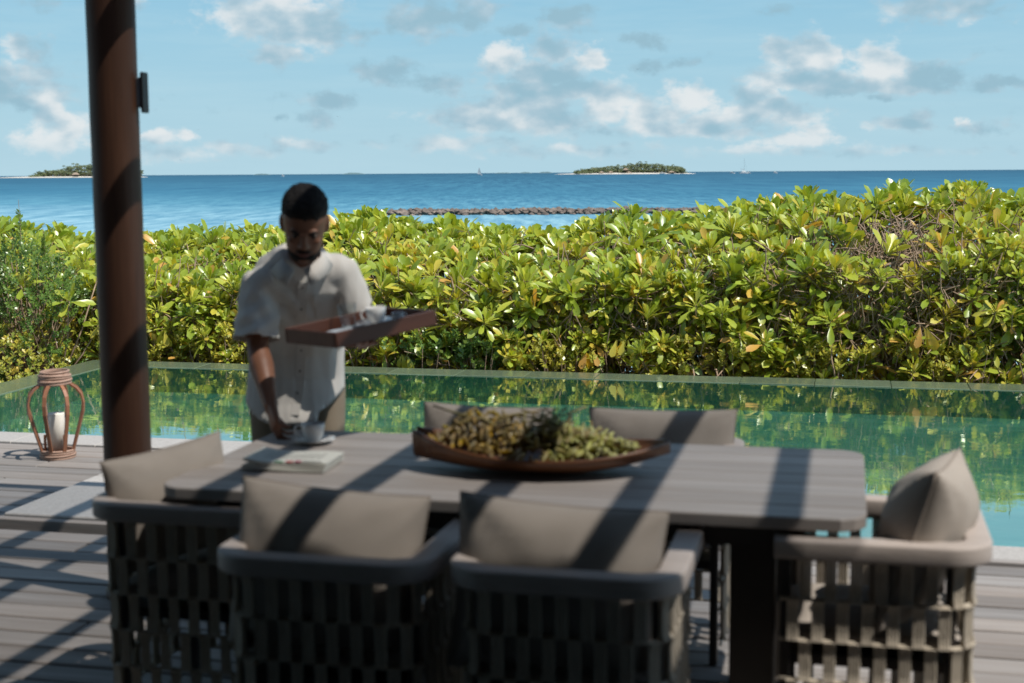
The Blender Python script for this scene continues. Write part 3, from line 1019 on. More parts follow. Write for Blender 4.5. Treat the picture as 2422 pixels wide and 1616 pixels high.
SHRUBS = [
    (-9.5, 0.9, '#second broad-leaved hedge shrub beyond the left edge of the photo'), (-8.6, 0.9, '#first broad-leaved hedge shrub beyond the left edge of the photo'),
    (-7.75, 0.75, 'broad-leaved hedge shrub rising behind the fine-leaved bush at the far left'),
    (-7.05, 0.65, 'broad-leaved hedge shrub just left of the round column, under the dip'),
    (-6.42, 0.62, 'broad-leaved hedge shrub directly right of the round column with sky-blue gaps low down'),
    (-5.80, 0.62, 'second broad-leaved shrub right of the round column, all bright yellow-green'),
    (-5.18, 0.62, 'broad-leaved hedge shrub behind the left shoulder seam of the bending person'),
    (-4.56, 0.62, 'broad-leaved hedge shrub hidden mostly behind the head and chest of the person'),
    (-3.94, 0.62, 'broad-leaved hedge shrub above the serving tray, a taller tuft on its top'),
    (-3.32, 0.62, 'broad-leaved hedge shrub just right of the serving tray under the breakwater'),
    (-2.70, 0.62, 'broad-leaved hedge shrub with big yellowing leaves drooping low over the pool rim'),
    (-2.10, 0.62, 'broad-leaved hedge shrub at the point where the hedge top starts to climb right'),
    (-1.50, 0.62, 'broad-leaved hedge shrub in front of the right end of the rock breakwater'),
    (-0.90, 0.62, 'tall broad-leaved hedge shrub just right of the breakwater end'),
    (-0.30, 0.62, 'tall broad-leaved hedge shrub on the left edge of the bare twiggy patch'),
    (0.30, 0.62, 'tall hedge shrub with bare tangled brown twigs showing through its middle'),
    (0.90, 0.62, 'tallest hedge shrub near the right edge, orange dead leaves hanging low'),
    (1.50, 0.65, 'tall broad-leaved hedge shrub cut by the right edge of the photo'),
    (2.25, 0.9, '#first broad-leaved hedge shrub beyond the right edge of the photo'), (3.2, 1.0, '#second broad-leaved hedge shrub beyond the right edge of the photo'), (4.2, 1.0, '#third broad-leaved hedge shrub beyond the right edge of the photo'),
]
for i, (a, w, lb) in enumerate(SHRUBS):
    shrub(i, a, w, lb.lstrip('#'), lb[0] != '#')

# a few large drooping yellow or orange leaves low on the hedge face
dg = np.random.default_rng(5)
droopy = []
for (a, z, n, tn, sz) in [(-2.85, 0.16, 9, 0.86, 0.2), (-2.2, 0.12, 4, 0.97, 0.17), (0.62, 0.38, 5, 0.97, 0.21), (-6.25, 0.22, 6, 0.76, 0.16), (-3.9, 0.05, 6, 0.8, 0.16), (-1.9, 0.22, 5, 0.84, 0.15)]:
    c = np.array([a, HB - 0.22, z])
    for k_ in range(n):
        ph = dg.uniform(0, 6.28)
        d = unit(np.array([0.45 * math.cos(ph), -0.25 + 0.3 * math.sin(ph), -1.0]))
        up = unit(np.array([dg.normal(0, 0.4), -1, 0.3])); x = unit(np.cross(d, up)); zz = np.cross(x, d)
        mt = np.eye(4); L = sz * dg.uniform(0.8, 1.1)
        mt[:3, 0] = x * L * 1.25; mt[:3, 1] = d * L; mt[:3, 2] = zz * L; mt[:3, 3] = c + np.array([dg.normal(0, 0.02), 0, 0])
        droopy.append((int(dg.integers(1, 4)), mt, float(np.clip(tn + dg.normal(0, 0.05), 0, 1)), a))
hedge_roots = [o for o in COL.objects if o.name.startswith('beach_shrub')]
for (ci, mt, tint, a) in droopy:
    root = min(hedge_roots, key=lambda r: abs((MR.inverted() @ r.location).x - a))
    loc = MR.inverted() @ root.location
    mt = mt.copy(); mt[0, 3] -= loc.x; mt[1, 3] -= loc.y; mt[2, 3] -= loc.z
    o = link('leaf', leaf_mesh(ci, tint), root, Matrix(mt.tolist()))

# ---- small-leaved plants
SMALL = [(np.array([(0, 0, 0), (-0.22, 0.5, 0.05), (0.22, 0.5, 0.05), (0, 1, -0.08)], float), [(0, 2, 1), (1, 2, 3)]),
         (np.array([(0, 0, 0), (-0.30, 0.55, 0.08), (0.30, 0.55, 0.08), (0, 1, 0.1)], float), [(0, 2, 1), (1, 2, 3)])]


def sprig(c, axis, length, leaf, rg, n, tint0, spread=1.0):
    out = []
    axis = unit(np.array(axis, float))
    ref = np.array([1.0, 0.2, 0])
    ux = unit(np.cross(axis, ref)); uy = np.cross(axis, ux)
    for k_ in range(n):
        t_ = k_ / n
        ph = k_ * 2.4 + rg.uniform(0, 1)
        d = unit(axis * (0.55 + 0.5 * t_) + (ux * math.cos(ph) + uy * math.sin(ph)) * spread)
        up = unit(axis + rg.normal(0, 0.3, 3)); x = unit(np.cross(d, up)); z = np.cross(x, d)
        L = leaf * rg.uniform(0.7, 1.2) * (1.1 - 0.4 * t_)
        mt = np.eye(4)
        mt[:3, 0] = x * L; mt[:3, 1] = d * L; mt[:3, 2] = z * L; mt[:3, 3] = np.array(c) + axis * length * t_
        out.append((int(rg.integers(0, 2)), mt, float(np.clip(tint0 + 0.15 * t_ + rg.normal(0, 0.1), 0, 1))))
    return out


def fine_shrub(idx, a, b, rad, h, label, spikes=()):
    rg = np.random.default_rng(300 + idx)
    root = thing('fine_leaved_shrub', label, 'shrub', Wd(a, b, -0.45), ROT, 'fine-leaved bushes at the left end of the hedge')
    items, segs = [], []
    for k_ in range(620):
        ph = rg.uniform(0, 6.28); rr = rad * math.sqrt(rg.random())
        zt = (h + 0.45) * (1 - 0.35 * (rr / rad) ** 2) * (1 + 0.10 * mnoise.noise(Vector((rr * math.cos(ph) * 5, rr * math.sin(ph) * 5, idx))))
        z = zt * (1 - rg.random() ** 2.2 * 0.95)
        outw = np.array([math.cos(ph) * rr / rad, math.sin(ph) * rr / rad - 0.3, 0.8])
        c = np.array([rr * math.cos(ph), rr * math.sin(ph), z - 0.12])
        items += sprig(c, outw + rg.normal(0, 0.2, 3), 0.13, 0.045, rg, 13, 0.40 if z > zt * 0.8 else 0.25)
        if k_ % 4 == 0:
            segs.append(([np.array([rg.normal(0, 0.08), rg.normal(0, 0.08), 0]), c * 0.6 + rg.normal(0, 0.04, 3), c], 0.008, 0.003))
    for (da, db, dz) in spikes:
        c0 = np.array([da, db, h + 0.45 - 0.25])
        segs.append(([c0, c0 + np.array([0.01, 0, dz * 0.5]), c0 + np.array([0.0, 0, dz + 0.2])], 0.005, 0.002))
        for q_ in range(5):
            items += sprig(c0 + np.array([0, 0, (dz + 0.1) * q_ / 5]), (rg.normal(0, 0.06), rg.normal(0, 0.06), 1), 0.09, 0.05, rg, 16, 0.55, 0.8)
    f1 = big_mesh('foliage', items, M['leaf_fine'], SMALL, root); f1['kind'] = 'stuff'
    f2 = twigs('twigs', segs, root, M['bark']); f2['kind'] = 'stuff'


fine_shrub(0, -8.35, 12.0, 0.55, 1.12, 'fine-leaved dark green bush cut by the left edge of the photo', ((0.3, -0.1, 0.1),))
fine_shrub(1, -7.58, 12.05, 0.52, 1.14, 'fine-leaved dark green bush with one tall upright shoot, left of the column', ((0.02, -0.1, 0.36), (0.2, 0.0, 0.10), (-0.25, 0.05, 0.04)))
fine_shrub(2, -9.3, 12.2, 0.6, 1.1, 'fine-leaved bush beyond the left edge of the photo')
shrub_x = np.random.default_rng(77)
# broad-leaved rosettes leaning out in front of the fine-leaved bush
rb = thing('young_beach_shrub', 'young shrub of open broad-leaved rosettes in front of the fine-leaved bush, left of the column', 'shrub', Wd(-7.2, 11.9, -0.3), ROT)
for (a, b, z, ax, sz) in [(-7.45, 11.75, 0.66, (-0.1, -0.6, 0.9), 0.19), (-7.02, 11.85, 0.52, (0.2, -0.7, 0.8), 0.19), (-7.25, 11.9, 0.36, (0, -0.6, 0.7), 0.17), (-6.85, 12.1, 0.28, (0.2, -0.8, 0.5), 0.17), (-6.9, 12.2, 0.75, (0.2, -0.4, 0.9), 0.17)]:
    c = np.array([a + 7.2, b - 11.9, z + 0.3])
    for (ci, mt, tint) in rosette(c, ax, sz, shrub_x, 0.55, n=12, droop=0.35, yellow=0.12):
        link('leaf', leaf_mesh(ci, tint), rb, Matrix(mt.tolist()))
    q = MB(); q.tube([(0, 0, 0), tuple(c * 0.5 + np.array([0, 0.06, 0])), tuple(c)], [0.012, 0.008, 0.005], 6)
    q.build('stem', M['bark'], rb, smooth=True)

# low yellow-green ground cover outside the pool's left edge
items = []
gg = np.random.default_rng(9)
for k_ in range(4600):
    a = gg.uniform(-11.0, -7.02); b = gg.uniform(8.3, 12.4)
    if a > -7.0: continue
    hgt = -0.10 + min(0.50, (-7.0 - a) * 0.62) + 0.07 * mnoise.noise(Vector((a * 2.5, b * 2.5, 0)))
    c = (a, b, hgt - gg.random() ** 2 * 0.2)
    items += sprig(c, (gg.normal(0.25, 0.4), gg.normal(-0.3, 0.4), 1), 0.06, 0.045, gg, 8, gg.choice([0.3, 0.55, 0.75], p=[0.45, 0.4, 0.15]))
gc = big_mesh('ground_cover', items, M['leaf_low'], SMALL, None)
gc.rotation_euler = (0, 0, ROT)
tag(gc, 'low yellow-green ground cover beside the left pool edge', kind='stuff')
# low plants along the far rim of the pool
LOWP = [(-6.75, 0.28, 'low yellow-green plant at the pool corner just behind the column'),
        (-6.15, 0.28, 'low yellow-green plant on the rim right of the column'),
        (-5.55, 0.26, 'low yellow-green plant on the rim left of the person'),
        (-3.75, 0.24, 'low grey-green plant on the rim below the serving tray'),
        (-3.25, 0.22, 'low grey-green plant with bare stems right of the serving tray'),
        (-2.45, 0.20, 'low leafy plant on the rim between two drooping yellow leaf clusters'),
        (-1.55, 0.22, 'low bright yellow-green plant on the rim at the middle of the long hedge'),
        (-0.85, 0.20, 'low bright plant on the rim left of the twiggy patch'),
        (-0.1, 0.18, 'low sparse plant at the foot of the twiggy patch'),
        (0.9, 0.2, 'low plant on the rim near the right edge of the photo')]
for i, (a, h, lb) in enumerate(LOWP):
    rg = np.random.default_rng(500 + i)
    root = thing('low_plant', lb, 'plant', Wd(a, 12.28, -0.45), ROT, 'low plants along the far rim of the pool')
    its, segs = [], []
    for k_ in range(70):
        c = np.array([rg.normal(0, 0.2), rg.normal(0, 0.07), 0.3 + rg.random() * (h + 0.12)])
        its += sprig(c, (rg.normal(0, 0.5), rg.normal(-0.3, 0.4), 1), 0.09, 0.055 if i % 2 else 0.065, rg, 10, 0.35 if i in (3, 4) else 0.6)
        if k_ % 3 == 0:
            segs.append(([np.array([c[0] * 0.5, 0, 0]), c * np.array([0.8, 1, 0.5]), c], 0.005, 0.003))
    f1 = big_mesh('foliage', its, M['leaf_low'] if i not in (3, 4) else M['leaf_fine'], SMALL, root); f1['kind'] = 'stuff'
    f2 = twigs('twigs', segs, root, M['bark']); f2['kind'] = 'stuff'


# =================================================================== TABLE
TCX, TCY, TL, TW = -0.965, 4.285, 2.06, 0.98       # local centre, length, width
table = thing('dining_table', 'long weathered teak dining table with rounded corners, striped by shadows', 'table', Wd(TCX, TCY, 0), ROT)


def rr_poly(x0, x1, y0, y1, L, W, rad=0.085, n=8):
    """outline of the strip y0..y1 of a rounded rectangle L x W"""
    pts = []
    def xr(y):
        d = abs(y) - (W / 2 - rad)
        return L / 2 if d <= 0 else L / 2 - rad + math.sqrt(max(0, rad * rad - d * d))
    ys_ = [y0 + (y1 - y0) * i / n for i in range(n + 1)]
    right = [(xr(y), y) for y in ys_]
    left = [(-xr(y), y) for y in reversed(ys_)]
    return right + left


nb = 7
for i in range(nb):
    y0 = -TW / 2 + TW * i / nb + 0.0018
    y1 = -TW / 2 + TW * (i + 1) / nb - 0.0018
    pl = rr_poly(0, 0, y0, y1, TL, TW)
    q = MB()
    c_ = (0, (y0 + y1) / 2)
    def ins(p, e):
        return (p[0] - math.copysign(e, p[0]), p[1] + (e if p[1] < c_[1] else -e))
    rings = [[(*ins(p, 0.004), 0.714) for p in pl], [(*p, 0.718) for p in pl], [(*p, 0.746) for p in pl], [(*ins(p, 0.003), 0.75) for p in pl]]
    q.loft(rings)
    q.build('plank', M['table'], table)
q = MB()
q.box(0, 0.40, 0.68, 1.72, 0.04, 0.066); q.box(0, -0.40, 0.68, 1.72, 0.04, 0.066)
q.box(0.85, 0, 0.68, 0.04, 0.758, 0.066); q.box(-0.85, 0, 0.68, 0.04, 0.758, 0.066)
q.build('apron', M['frame_dark'], table)
for sx_ in (-1, 1):
    for sy_ in (-1, 1):
        q = MB(); q.box(sx_ * 0.72, sy_ * 0.26, 0.328, 0.13, 0.06, 0.642, ch=0.005)
        q.build('leg', M['frame_dark'], table)
    q = MB(); q.box(sx_ * 0.72, 0, 0.025, 0.15, 0.70, 0.044, ch=0.006)
    q.build('foot', M['frame_dark'], table)


# =================================================================== CHAIRS
CW, CD, CR = 0.59, 0.56, 0.115          # outer width, depth, corner radius of the rail


def upath(w, d, r, n_arc=8, n_side=5, n_back=6):
    """U seen from above, front open at +y, back at y = -d/2; returns points and outward normals"""
    pts = []
    hw_ = w / 2
    for i in range(n_side):
        pts.append((-hw_, d / 2 - (d - r) * i / n_side))
    for i in range(n_arc + 1):
        t = PI + PI / 2 * i / n_arc
        pts.append((-hw_ + r + r * math.cos(t), -d / 2 + r + r * math.sin(t)))
    for i in range(1, n_back):
        pts.append((-hw_ + r + (w - 2 * r) * i / n_back, -d / 2))
    for i in range(n_arc + 1):
        t = 1.5 * PI + PI / 2 * i / n_arc
        pts.append((hw_ - r + r * math.cos(t), -d / 2 + r + r * math.sin(t)))
    for i in range(1, n_side + 1):
        pts.append((hw_, -d / 2 + r + (d - r) * i / n_side))
    return [Vector((x, y, 0)) for x, y in pts]


def sample(path, s):
    acc = 0
    for p, q_ in zip(path[:-1], path[1:]):
        l = (q_ - p).length
        if acc + l >= s or q_ is path[-1]:
            t = (q_ - p).normalized()
            return p + t * (s - acc), t
        acc += l


def plen(path):
    return sum((b - a).length for a, b in zip(path[:-1], path[1:]))


def sweep(path, prof, z0=0.0):
    """profile points (outward, up) swept along the path"""
    rings = []
    for i, p in enumerate(path):
        t = (path[min(i + 1, len(path) - 1)] - path[max(i - 1, 0)]).normalized()
        nrm = Vector((t.y, -t.x, 0))
        rings.append([tuple(p + nrm * u + Vector((0, 0, z0 + v))) for u, v in prof])
    q = MB(); q.loft(rings)
    return q


def rprof(w, h, c, n=3):
    out = []
    for (cx, cy, a0) in ((w / 2 - c, -h / 2 + c, -PI / 2), (w / 2 - c, h / 2 - c, 0), (-w / 2 + c, h / 2 - c, PI / 2), (-w / 2 + c, -h / 2 + c, PI)):
        for i in range(n + 1):
            t = a0 + PI / 2 * i / n
            out.append((cx + c * math.cos(t), cy + c * math.sin(t)))
    return out


def strap_mesh():
    """one woven strap: four cords side by side, folded over the rod above and below"""
    w, h = 0.032, 0.112
    q = MB()
    nz = 8
    for c in range(4):
        x0 = -w / 2 + w * (c + 0.5) / 4
        hw_ = w / 8 * 0.98
        rings = []
        for i in range(nz + 1):
            t = i / nz
            z = -h / 2 + h * t
            e = abs(2 * t - 1)
            bulge = 0.004 + 0.007 * max(0, (e - 0.55) / 0.45) ** 1.5
            th_ = 0.0045
            rings.append([(x0 - hw_, -bulge, z), (x0 - hw_ * 0.6, -bulge - th_, z), (x0 + hw_ * 0.6, -bulge - th_, z), (x0 + hw_, -bulge, z), (x0, bulge + 0.001, z)])
        q.loft(rings)
    return q.mesh('strap', M['strap'], smooth=False)


STRAP = strap_mesh()
RAIL_Z = 0.70


def make_chair():
    root = thing('woven_armchair', '', 'chair')
    rp = upath(CW - 0.06, CD - 0.03, CR - 0.03, n_arc=9)
    sweep(rp, rprof(0.072, 0.054, 0.009), RAIL_Z - 0.030).build('rail', M['rail'], root, smooth=True)
    sp = upath(CW - 0.075, CD - 0.06, CR - 0.037)
    Ls = plen(sp)
    rh, z_top = 0.112, 0.636
    nrow = 5
    pitch = 0.0655
    ns = int(Ls / pitch)
    for r in range(nrow + 1):
        z = z_top - rh * r
        q = sweep(sp, [(0.005 * math.cos(t), 0.005 * math.sin(t)) for t in (0, PI / 3, 2 * PI / 3, PI, 4 * PI / 3, 5 * PI / 3)], z)
        q.build('rod', M['strap'] if r else M['frame_dark'], root, smooth=True)
    for r in range(nrow):
        zc = z_top - rh * (r + 0.5)
        for i in range(ns + (1 if r % 2 == 0 else 0)):
            s = Ls / 2 + (i - (ns - (0 if r % 2 == 0 else 1)) / 2) * pitch
            if s < 0.02 or s > Ls - 0.02:
                continue
            p, t = sample(sp, s)
            nrm = Vector((t.y, -t.x, 0))
            mt = Matrix.Identity(4)
            for k_ in range(3):
                mt[k_][0], mt[k_][1], mt[k_][2] = t[k_], -nrm[k_], (0, 0, 1)[k_]
            mt[0][3], mt[1][3], mt[2][3] = p.x, p.y, zc
            link('strap', STRAP, root, mt)
    for sx_ in (-1, 1):
        for y in (CD / 2 - 0.045, -CD / 2 + 0.085):
            q = MB(); q.box(sx_ * (CW / 2 - 0.062), y, 0.335, 0.028, 0.028, 0.668, ch=0.003)
            q.build('leg', M['frame_dark'], root)
    q = MB(); q.box(0, 0.0, 0.345, CW - 0.155, CD - 0.10, 0.03)
    q.build('seat_frame', M['frame_dark'], root)
    cushion_mb(CW - 0.14, CD - 0.07, 0.10, 0.04, 3).build('seat_cushion', M['cushion'], root, smooth=True).location = (0, 0.01, 0.415)
    return root


def cushion_mb(w, h, t, pinch, seed, nu=26, nv=20, ear=0.0, wr=1.0):
    """pillow in the XY plane, thickness along z, pointed corners, pulled-in sides, creases"""
    q = MB()
    vs = []
    def pos(u, v, s_):
        pu = 1 - pinch * (1 - v * v) ** 1.0 * 0 - pinch * (1 - v * v) * abs(u) ** 3
        pv = 1 - pinch * (1 - u * u) * abs(v) ** 3
        x = w / 2 * u * pv ** 0 * (1 - pinch * (1 - (v * v)))
        y = h / 2 * v * (1 - pinch * (1 - (u * u)))
        th_ = ((1 - abs(u) ** 2.6) * (1 - abs(v) ** 2.6)) ** 0.48
        n = mnoise.noise(Vector((x * 6 + seed, y * 6, s_ * 3))) * 0.22 + mnoise.noise(Vector((x * 15 + seed, y * 9, s_ * 7))) * 0.10
        # creases running from the corners
        cr = 0
        for cu in (-1, 1):
            for cv in (-1, 1):
                du, dv = (u - cu), (v - cv)
                d = math.hypot(du, dv)
                ang = math.atan2(dv, du)
                cr += math.sin(ang * 9 + seed) * math.exp(-d * 2.6) * 0.20
        return (x, y, s_ * t / 2 * th_ * (1 + (n + cr) * wr))
    for s_ in (1, -1):
        g = [[pos(math.sin(PI / 2 * (-1 + 2 * i / nu)), math.sin(PI / 2 * (-1 + 2 * j / nv)), s_) for i in range(nu + 1)] for j in range(nv + 1)]
        vs_ = [p for row in g for p in row]
        fs_ = []
        for j in range(nv):
            for i in range(nu):
                a = j * (nu + 1) + i
                fc = (a, a + 1, a + nu + 2, a + nu + 1)
                fs_.append(fc if s_ > 0 else tuple(reversed(fc)))
        q.add(vs_, fs_)
    return q


def cushion(label, a, b, z, rz, lean, w=0.50, h=0.42, t=0.17, seed=1, roll=0.0, pinch=0.05):
    """back cushion standing on its lower edge; rz turns it, lean tips the top back (towards local -y)"""
    o = cushion_mb(w, h, t, pinch, seed).build('back_cushion', M['cushion'], None, smooth=True)
    tag(o, label, 'cushion', 'taupe back cushions of the dining chairs')
    mt = Matrix.Rotation(ROT + R(rz), 4, 'Z') @ Matrix.Rotation(R(lean), 4, 'X') @ Matrix.Rotation(R(roll), 4, 'Y') @ Matrix.Rotation(PI / 2, 4, 'X')
    p = Wd(a, b, z)
    o.matrix_world = Matrix.Translation(p) @ mt
    # seam piping round the edge
    pts = []
    n = 72
    for i in range(n + 1):
        u, v = math.cos(2 * PI * i / n), math.sin(2 * PI * i / n)
        k_ = 1 / max(abs(u), abs(v)); u *= k_; v *= k_
        pts.append((w / 2 * u * (1 - pinch * (1 - v * v)), h / 2 * v * (1 - pinch * (1 - u * u)), 0))
    q = MB(); q.tube(pts, 0.0035, 5, cap=False)
    q.build('piping', M['piping'], o, smooth=True)
    return o


GC = 'woven armchairs round the dining table'
proto = make_chair()
CHAIRS = [
    ('near-side woven armchair with its back to us, the left one of two', -1.305, 3.60, 0),
    ('near-side woven armchair with its back to us, the right one of two', -0.67, 3.60, 0),
    ('shaded woven strap armchair at the left end of the table, next to the round column', -1.93, 4.06, -90),
    ('sunlit woven strap armchair at the right end of the table beside the pool', 0.09, 4.06, 90),
    ('woven armchair across the table, hidden behind the left part of the bowl', -1.30, 4.97, 180),
    ('woven armchair on the pool side of the table, behind the right tip of the bowl', -0.65, 4.95, 180),
]
for i, (lb, a, b, rz) in enumerate(CHAIRS):
    c = proto if i == 0 else copy_tree(proto)
    tag(c, lb, 'chair', GC)
    c.location = Wd(a, b, 0)
    c.rotation_euler = (0, 0, ROT + R(rz))

cushion('plump taupe cushion on the left near chair, crossed by one dark shadow stripe', -1.335, 3.49, 0.618, 0, -9, 0.53, 0.45, 0.24, 2, roll=3.5)
cushion('plump taupe cushion on the right near chair, dark shadow stripe right of its middle', -0.71, 3.48, 0.608, 1, -9, 0.545, 0.45, 0.24, 5, roll=3)
cushion('shaded taupe cushion leaning askew in the chair at the left end of the table', -2.06, 4.03, 0.645, -122, 6, 0.43, 0.36, 0.16, 8, roll=5)
cushion('bright sunlit cushion seen edge-on in the chair at the right end of the table', 0.215, 4.02, 0.66, 78, 17, 0.48, 0.46, 0.23, 11, roll=3, pinch=0.09)
cushion('low taupe cushion across the table, mostly behind the left tip of the bowl', -1.315, 5.10, 0.615, 180, 14, 0.50, 0.38, 0.15, 14, roll=-1)
cushion('low taupe cushion across the table, right of the bowl with a dark stripe', -0.645, 5.08, 0.625, 180, 14, 0.54, 0.38, 0.15, 17, roll=1)


# =================================================================== BOWL AND FRUIT
bowl = thing('leaf_shaped_bowl', 'long boat-shaped wooden bowl with a pointed right tip, heaped with green fruit', 'bowl', Wd(-0.915, 4.25, 0.752), ROT + R(5))
NB_, NS_ = 34, 15


def bowl_pt(t, s, off=0.0):
    """t -1..1 along, s -1..1 across"""
    x = 0.40 * t
    wd = 0.19 * max(0.0, 1 - abs(t) ** 2.2) ** 0.75 + 0.003
    if t < -0.75:
        wd = max(wd, 0.035)
    rimz = 0.066 + 0.035 * max(0, t) ** 2.4 + 0.060 * max(0, -t) ** 2.0
    keel = 0.0 + 0.075 * max(0, abs(t) - 0.25) ** 1.7 * (1.35 if t > 0 else 0.75)
    y = wd * math.sin(s * PI / 2)
    z = keel + (rimz - keel) * (1 - math.cos(s * PI / 2)) ** 0.85
    nrm_in = -off
    return (x * (1 + nrm_in * 0.3), y * (1 - off / max(wd, 0.02)), z + off * (1 - abs(s)) * 1.0 + 0.0)


q = MB()
outer = [[bowl_pt(-1 + 2 * i / NB_, -1 + 2 * j / NS_) for j in range(NS_ + 1)] for i in range(NB_ + 1)]
inner = [[bowl_pt(-1 + 2 * i / NB_, -1 + 2 * j / NS_, 0.008) for j in range(NS_ + 1)] for i in range(NB_ + 1)]
rings = [o_ + list(reversed(n_)) for o_, n_ in zip(outer, inner)]
q.loft(rings)
q.build('hull', M['bowl'], bowl, smooth=True)

fr = random.Random(4)
BM_ = Matrix.Translation(Wd(-0.915, 4.25, 0.752)) @ Matrix.Rotation(ROT + R(5), 4, 'Z')


def berry_mesh(mat, r, name='berry'):
    q = MB(); q.ball((0, 0, 0), (r * 0.62, r * 0.62, r * 2.3), 8, 5)
    return q.mesh(name, mat, smooth=True)


def bunch(label, x0, x1, n, mat, r, zh, ymax, nstalk, seed):
    rn = random.Random(seed)
    base = BM_ @ Vector(((x0 + x1) / 2, 0, 0.02))
    root = thing('fruit_bunch', label, 'fruit bunch', base, ROT + R(5), 'fruit heaped in the boat-shaped bowl')
    me = berry_mesh(M[mat], r)
    cx = (x0 + x1) / 2
    for i in range(n):
        for _ in range(30):
            x = rn.uniform(x0, x1); y = rn.uniform(-ymax, ymax)
            u = (x - cx) / ((x1 - x0) / 2)
            top = zh * max(0.25, 1 - 0.75 * u * u) * (1 - (y / ymax) ** 2 * 0.55)
            z = rn.uniform(0.25, 1) ** 0.6 * top
            if abs(y) < 0.19 * (1 - abs(x / 0.40) ** 2.2) ** 0.75 * (0.55 + 0.45 * min(1, z / 0.075)) - 0.012 and z > 0.02:
                break
        o = link('berry', me, root)
        o.location = (x - cx, y, z - 0.02 + 0.02)
        o.rotation_euler = (rn.uniform(0, 3), rn.uniform(0, 3), 0)
        s_ = rn.uniform(0.75, 1.2); o.scale = (s_, s_, s_)
    for i in range(nstalk):
        xs_ = rn.uniform(-0.4, 0.4) * (x1 - x0)
        q = MB()
        y_ = rn.uniform(-0.05, 0.05)
        q.tube([(xs_, y_, 0.03), (xs_ * 0.5 + rn.uniform(-0.05, 0.05), y_, zh * 0.8), (rn.uniform(-0.5, 0.5) * (x1 - x0), y_ + rn.uniform(-0.03, 0.03), zh * rn.uniform(0.9, 1.12))], 0.0035, 5)
        q.build('stalk', M['stalk'], root, smooth=True)
    return root


bunch('bunch of small brown-green fruit filling the left half of the boat-shaped bowl', -0.37, 0.05, 300, 'berry', 0.0120, 0.155, 0.135, 14, 1)
bunch('darker olive fruit bunch heaped in the middle of the boat-shaped bowl', -0.10, 0.15, 90, 'berry_dark', 0.0125, 0.160, 0.10, 10, 2)
bunch('bunch of pale green fruit lying over the right half of the boat-shaped bowl', 0.02, 0.26, 190, 'berry_pale', 0.012, 0.115, 0.12, 8, 3)
# pale flower spike lying to the right
sp_ = thing('flower_spike', 'pale yellow-green knobbly spike pointing to the right tip of the bowl', 'flower spike', BM_ @ Vector((0.03, -0.02, 0.13)), ROT + R(5))
q = MB(); q.tube([(0, 0, 0), (0.10, -0.01, -0.012), (0.20, -0.015, -0.035), (0.265, -0.015, -0.05)], [0.02, 0.02, 0.015, 0.007], 8)
q.build('stem', M['stalk'], sp_, smooth=True)
me = berry_mesh(M['berry_pale'], 0.0075, 'bud')
for i in range(150):
    t = fr.random(); ph = fr.uniform(0, 2 * PI)
    rr = 0.028 * (1 - 0.55 * t)
    o = link('bud', me, sp_)
    o.location = (0.27 * t, -0.015 * t + rr * math.cos(ph), -0.05 * t ** 1.3 + rr * math.sin(ph))
    o.rotation_euler = (ph, fr.uniform(0, 2), 0)


# =================================================================== CUPS, PAPER, TRAY
def make_cup(label, p, s=1.0, handle_az=180.0, parent_rot=ROT, coffee=True, tilt=None):
    root = thing('coffee_cup', label, 'cup', p, parent_rot)
    prof = [(0.0, 0.004), (0.020, 0.004), (0.022, 0.0), (0.025, 0.0), (0.026, 0.006), (0.034, 0.020), (0.039, 0.040), (0.041, 0.062), (0.0395, 0.063), (0.0375, 0.040), (0.032, 0.021), (0.022, 0.009), (0.0, 0.008)]
    q = MB(); q.lathe([(max(r, 0.0005) * s, z * s) for r, z in prof], 28)
    q.build('cup_body', M['china'], root, smooth=True)
    h = [(0.037, 0.054), (0.052, 0.057), (0.062, 0.045), (0.058, 0.028), (0.045, 0.018), (0.033, 0.018)]
    mt = Matrix.Rotation(R(handle_az), 4, 'Z')
    q = MB(); q.tube([(r * s, 0, z * s) for r, z in h], 0.0042 * s, 8, mt)
    q.build('handle', M['china'], root, smooth=True)
    if coffee:
        q = MB(); q.lathe([(0.0005, 0.050 * s), (0.0365 * s, 0.050 * s)], 24)
        q.build('coffee', M['coffee'], root)
    return root


def make_saucer(label, p, parent_rot=ROT, s=1.0):
    q = MB()
    prof = [(0.0005, 0.004), (0.028, 0.004), (0.030, 0.0), (0.034, 0.001), (0.055, 0.009), (0.074, 0.016), (0.075, 0.018), (0.054, 0.0125), (0.030, 0.007), (0.0005, 0.007)]
    q.lathe([(r * s, z * s) for r, z in prof], 36)
    o = q.build('saucer', M['china'], None, smooth=True)
    o.location = p; o.rotation_euler = (0, 0, parent_rot)
    return tag(o, label, 'saucer')


cupp = Wd(-1.775, 4.53, 0.7505)
make_saucer('white saucer under the cup being set down on the table', cupp)
make_cup('white coffee cup on a saucer on the table, handle towards the hand', cupp + Vector((0, 0, 0.0075)), 1.0, 195)
q = MB()
q.tube([(0.045, -0.045, 0.020), (0.062, 0.0, 0.021), (0.07, 0.03, 0.0215)], [0.002, 0.0018, 0.0018], 6)
q.ball((0.042, -0.052, 0.0205), (0.008, 0.012, 0.003), 8, 5)
o = q.build('teaspoon', M['steel'], None, smooth=True); o.location = cupp; o.rotation_euler = (0, 0, ROT + R(10))
tag(o, 'small steel teaspoon on the saucer of the table cup', 'spoon')

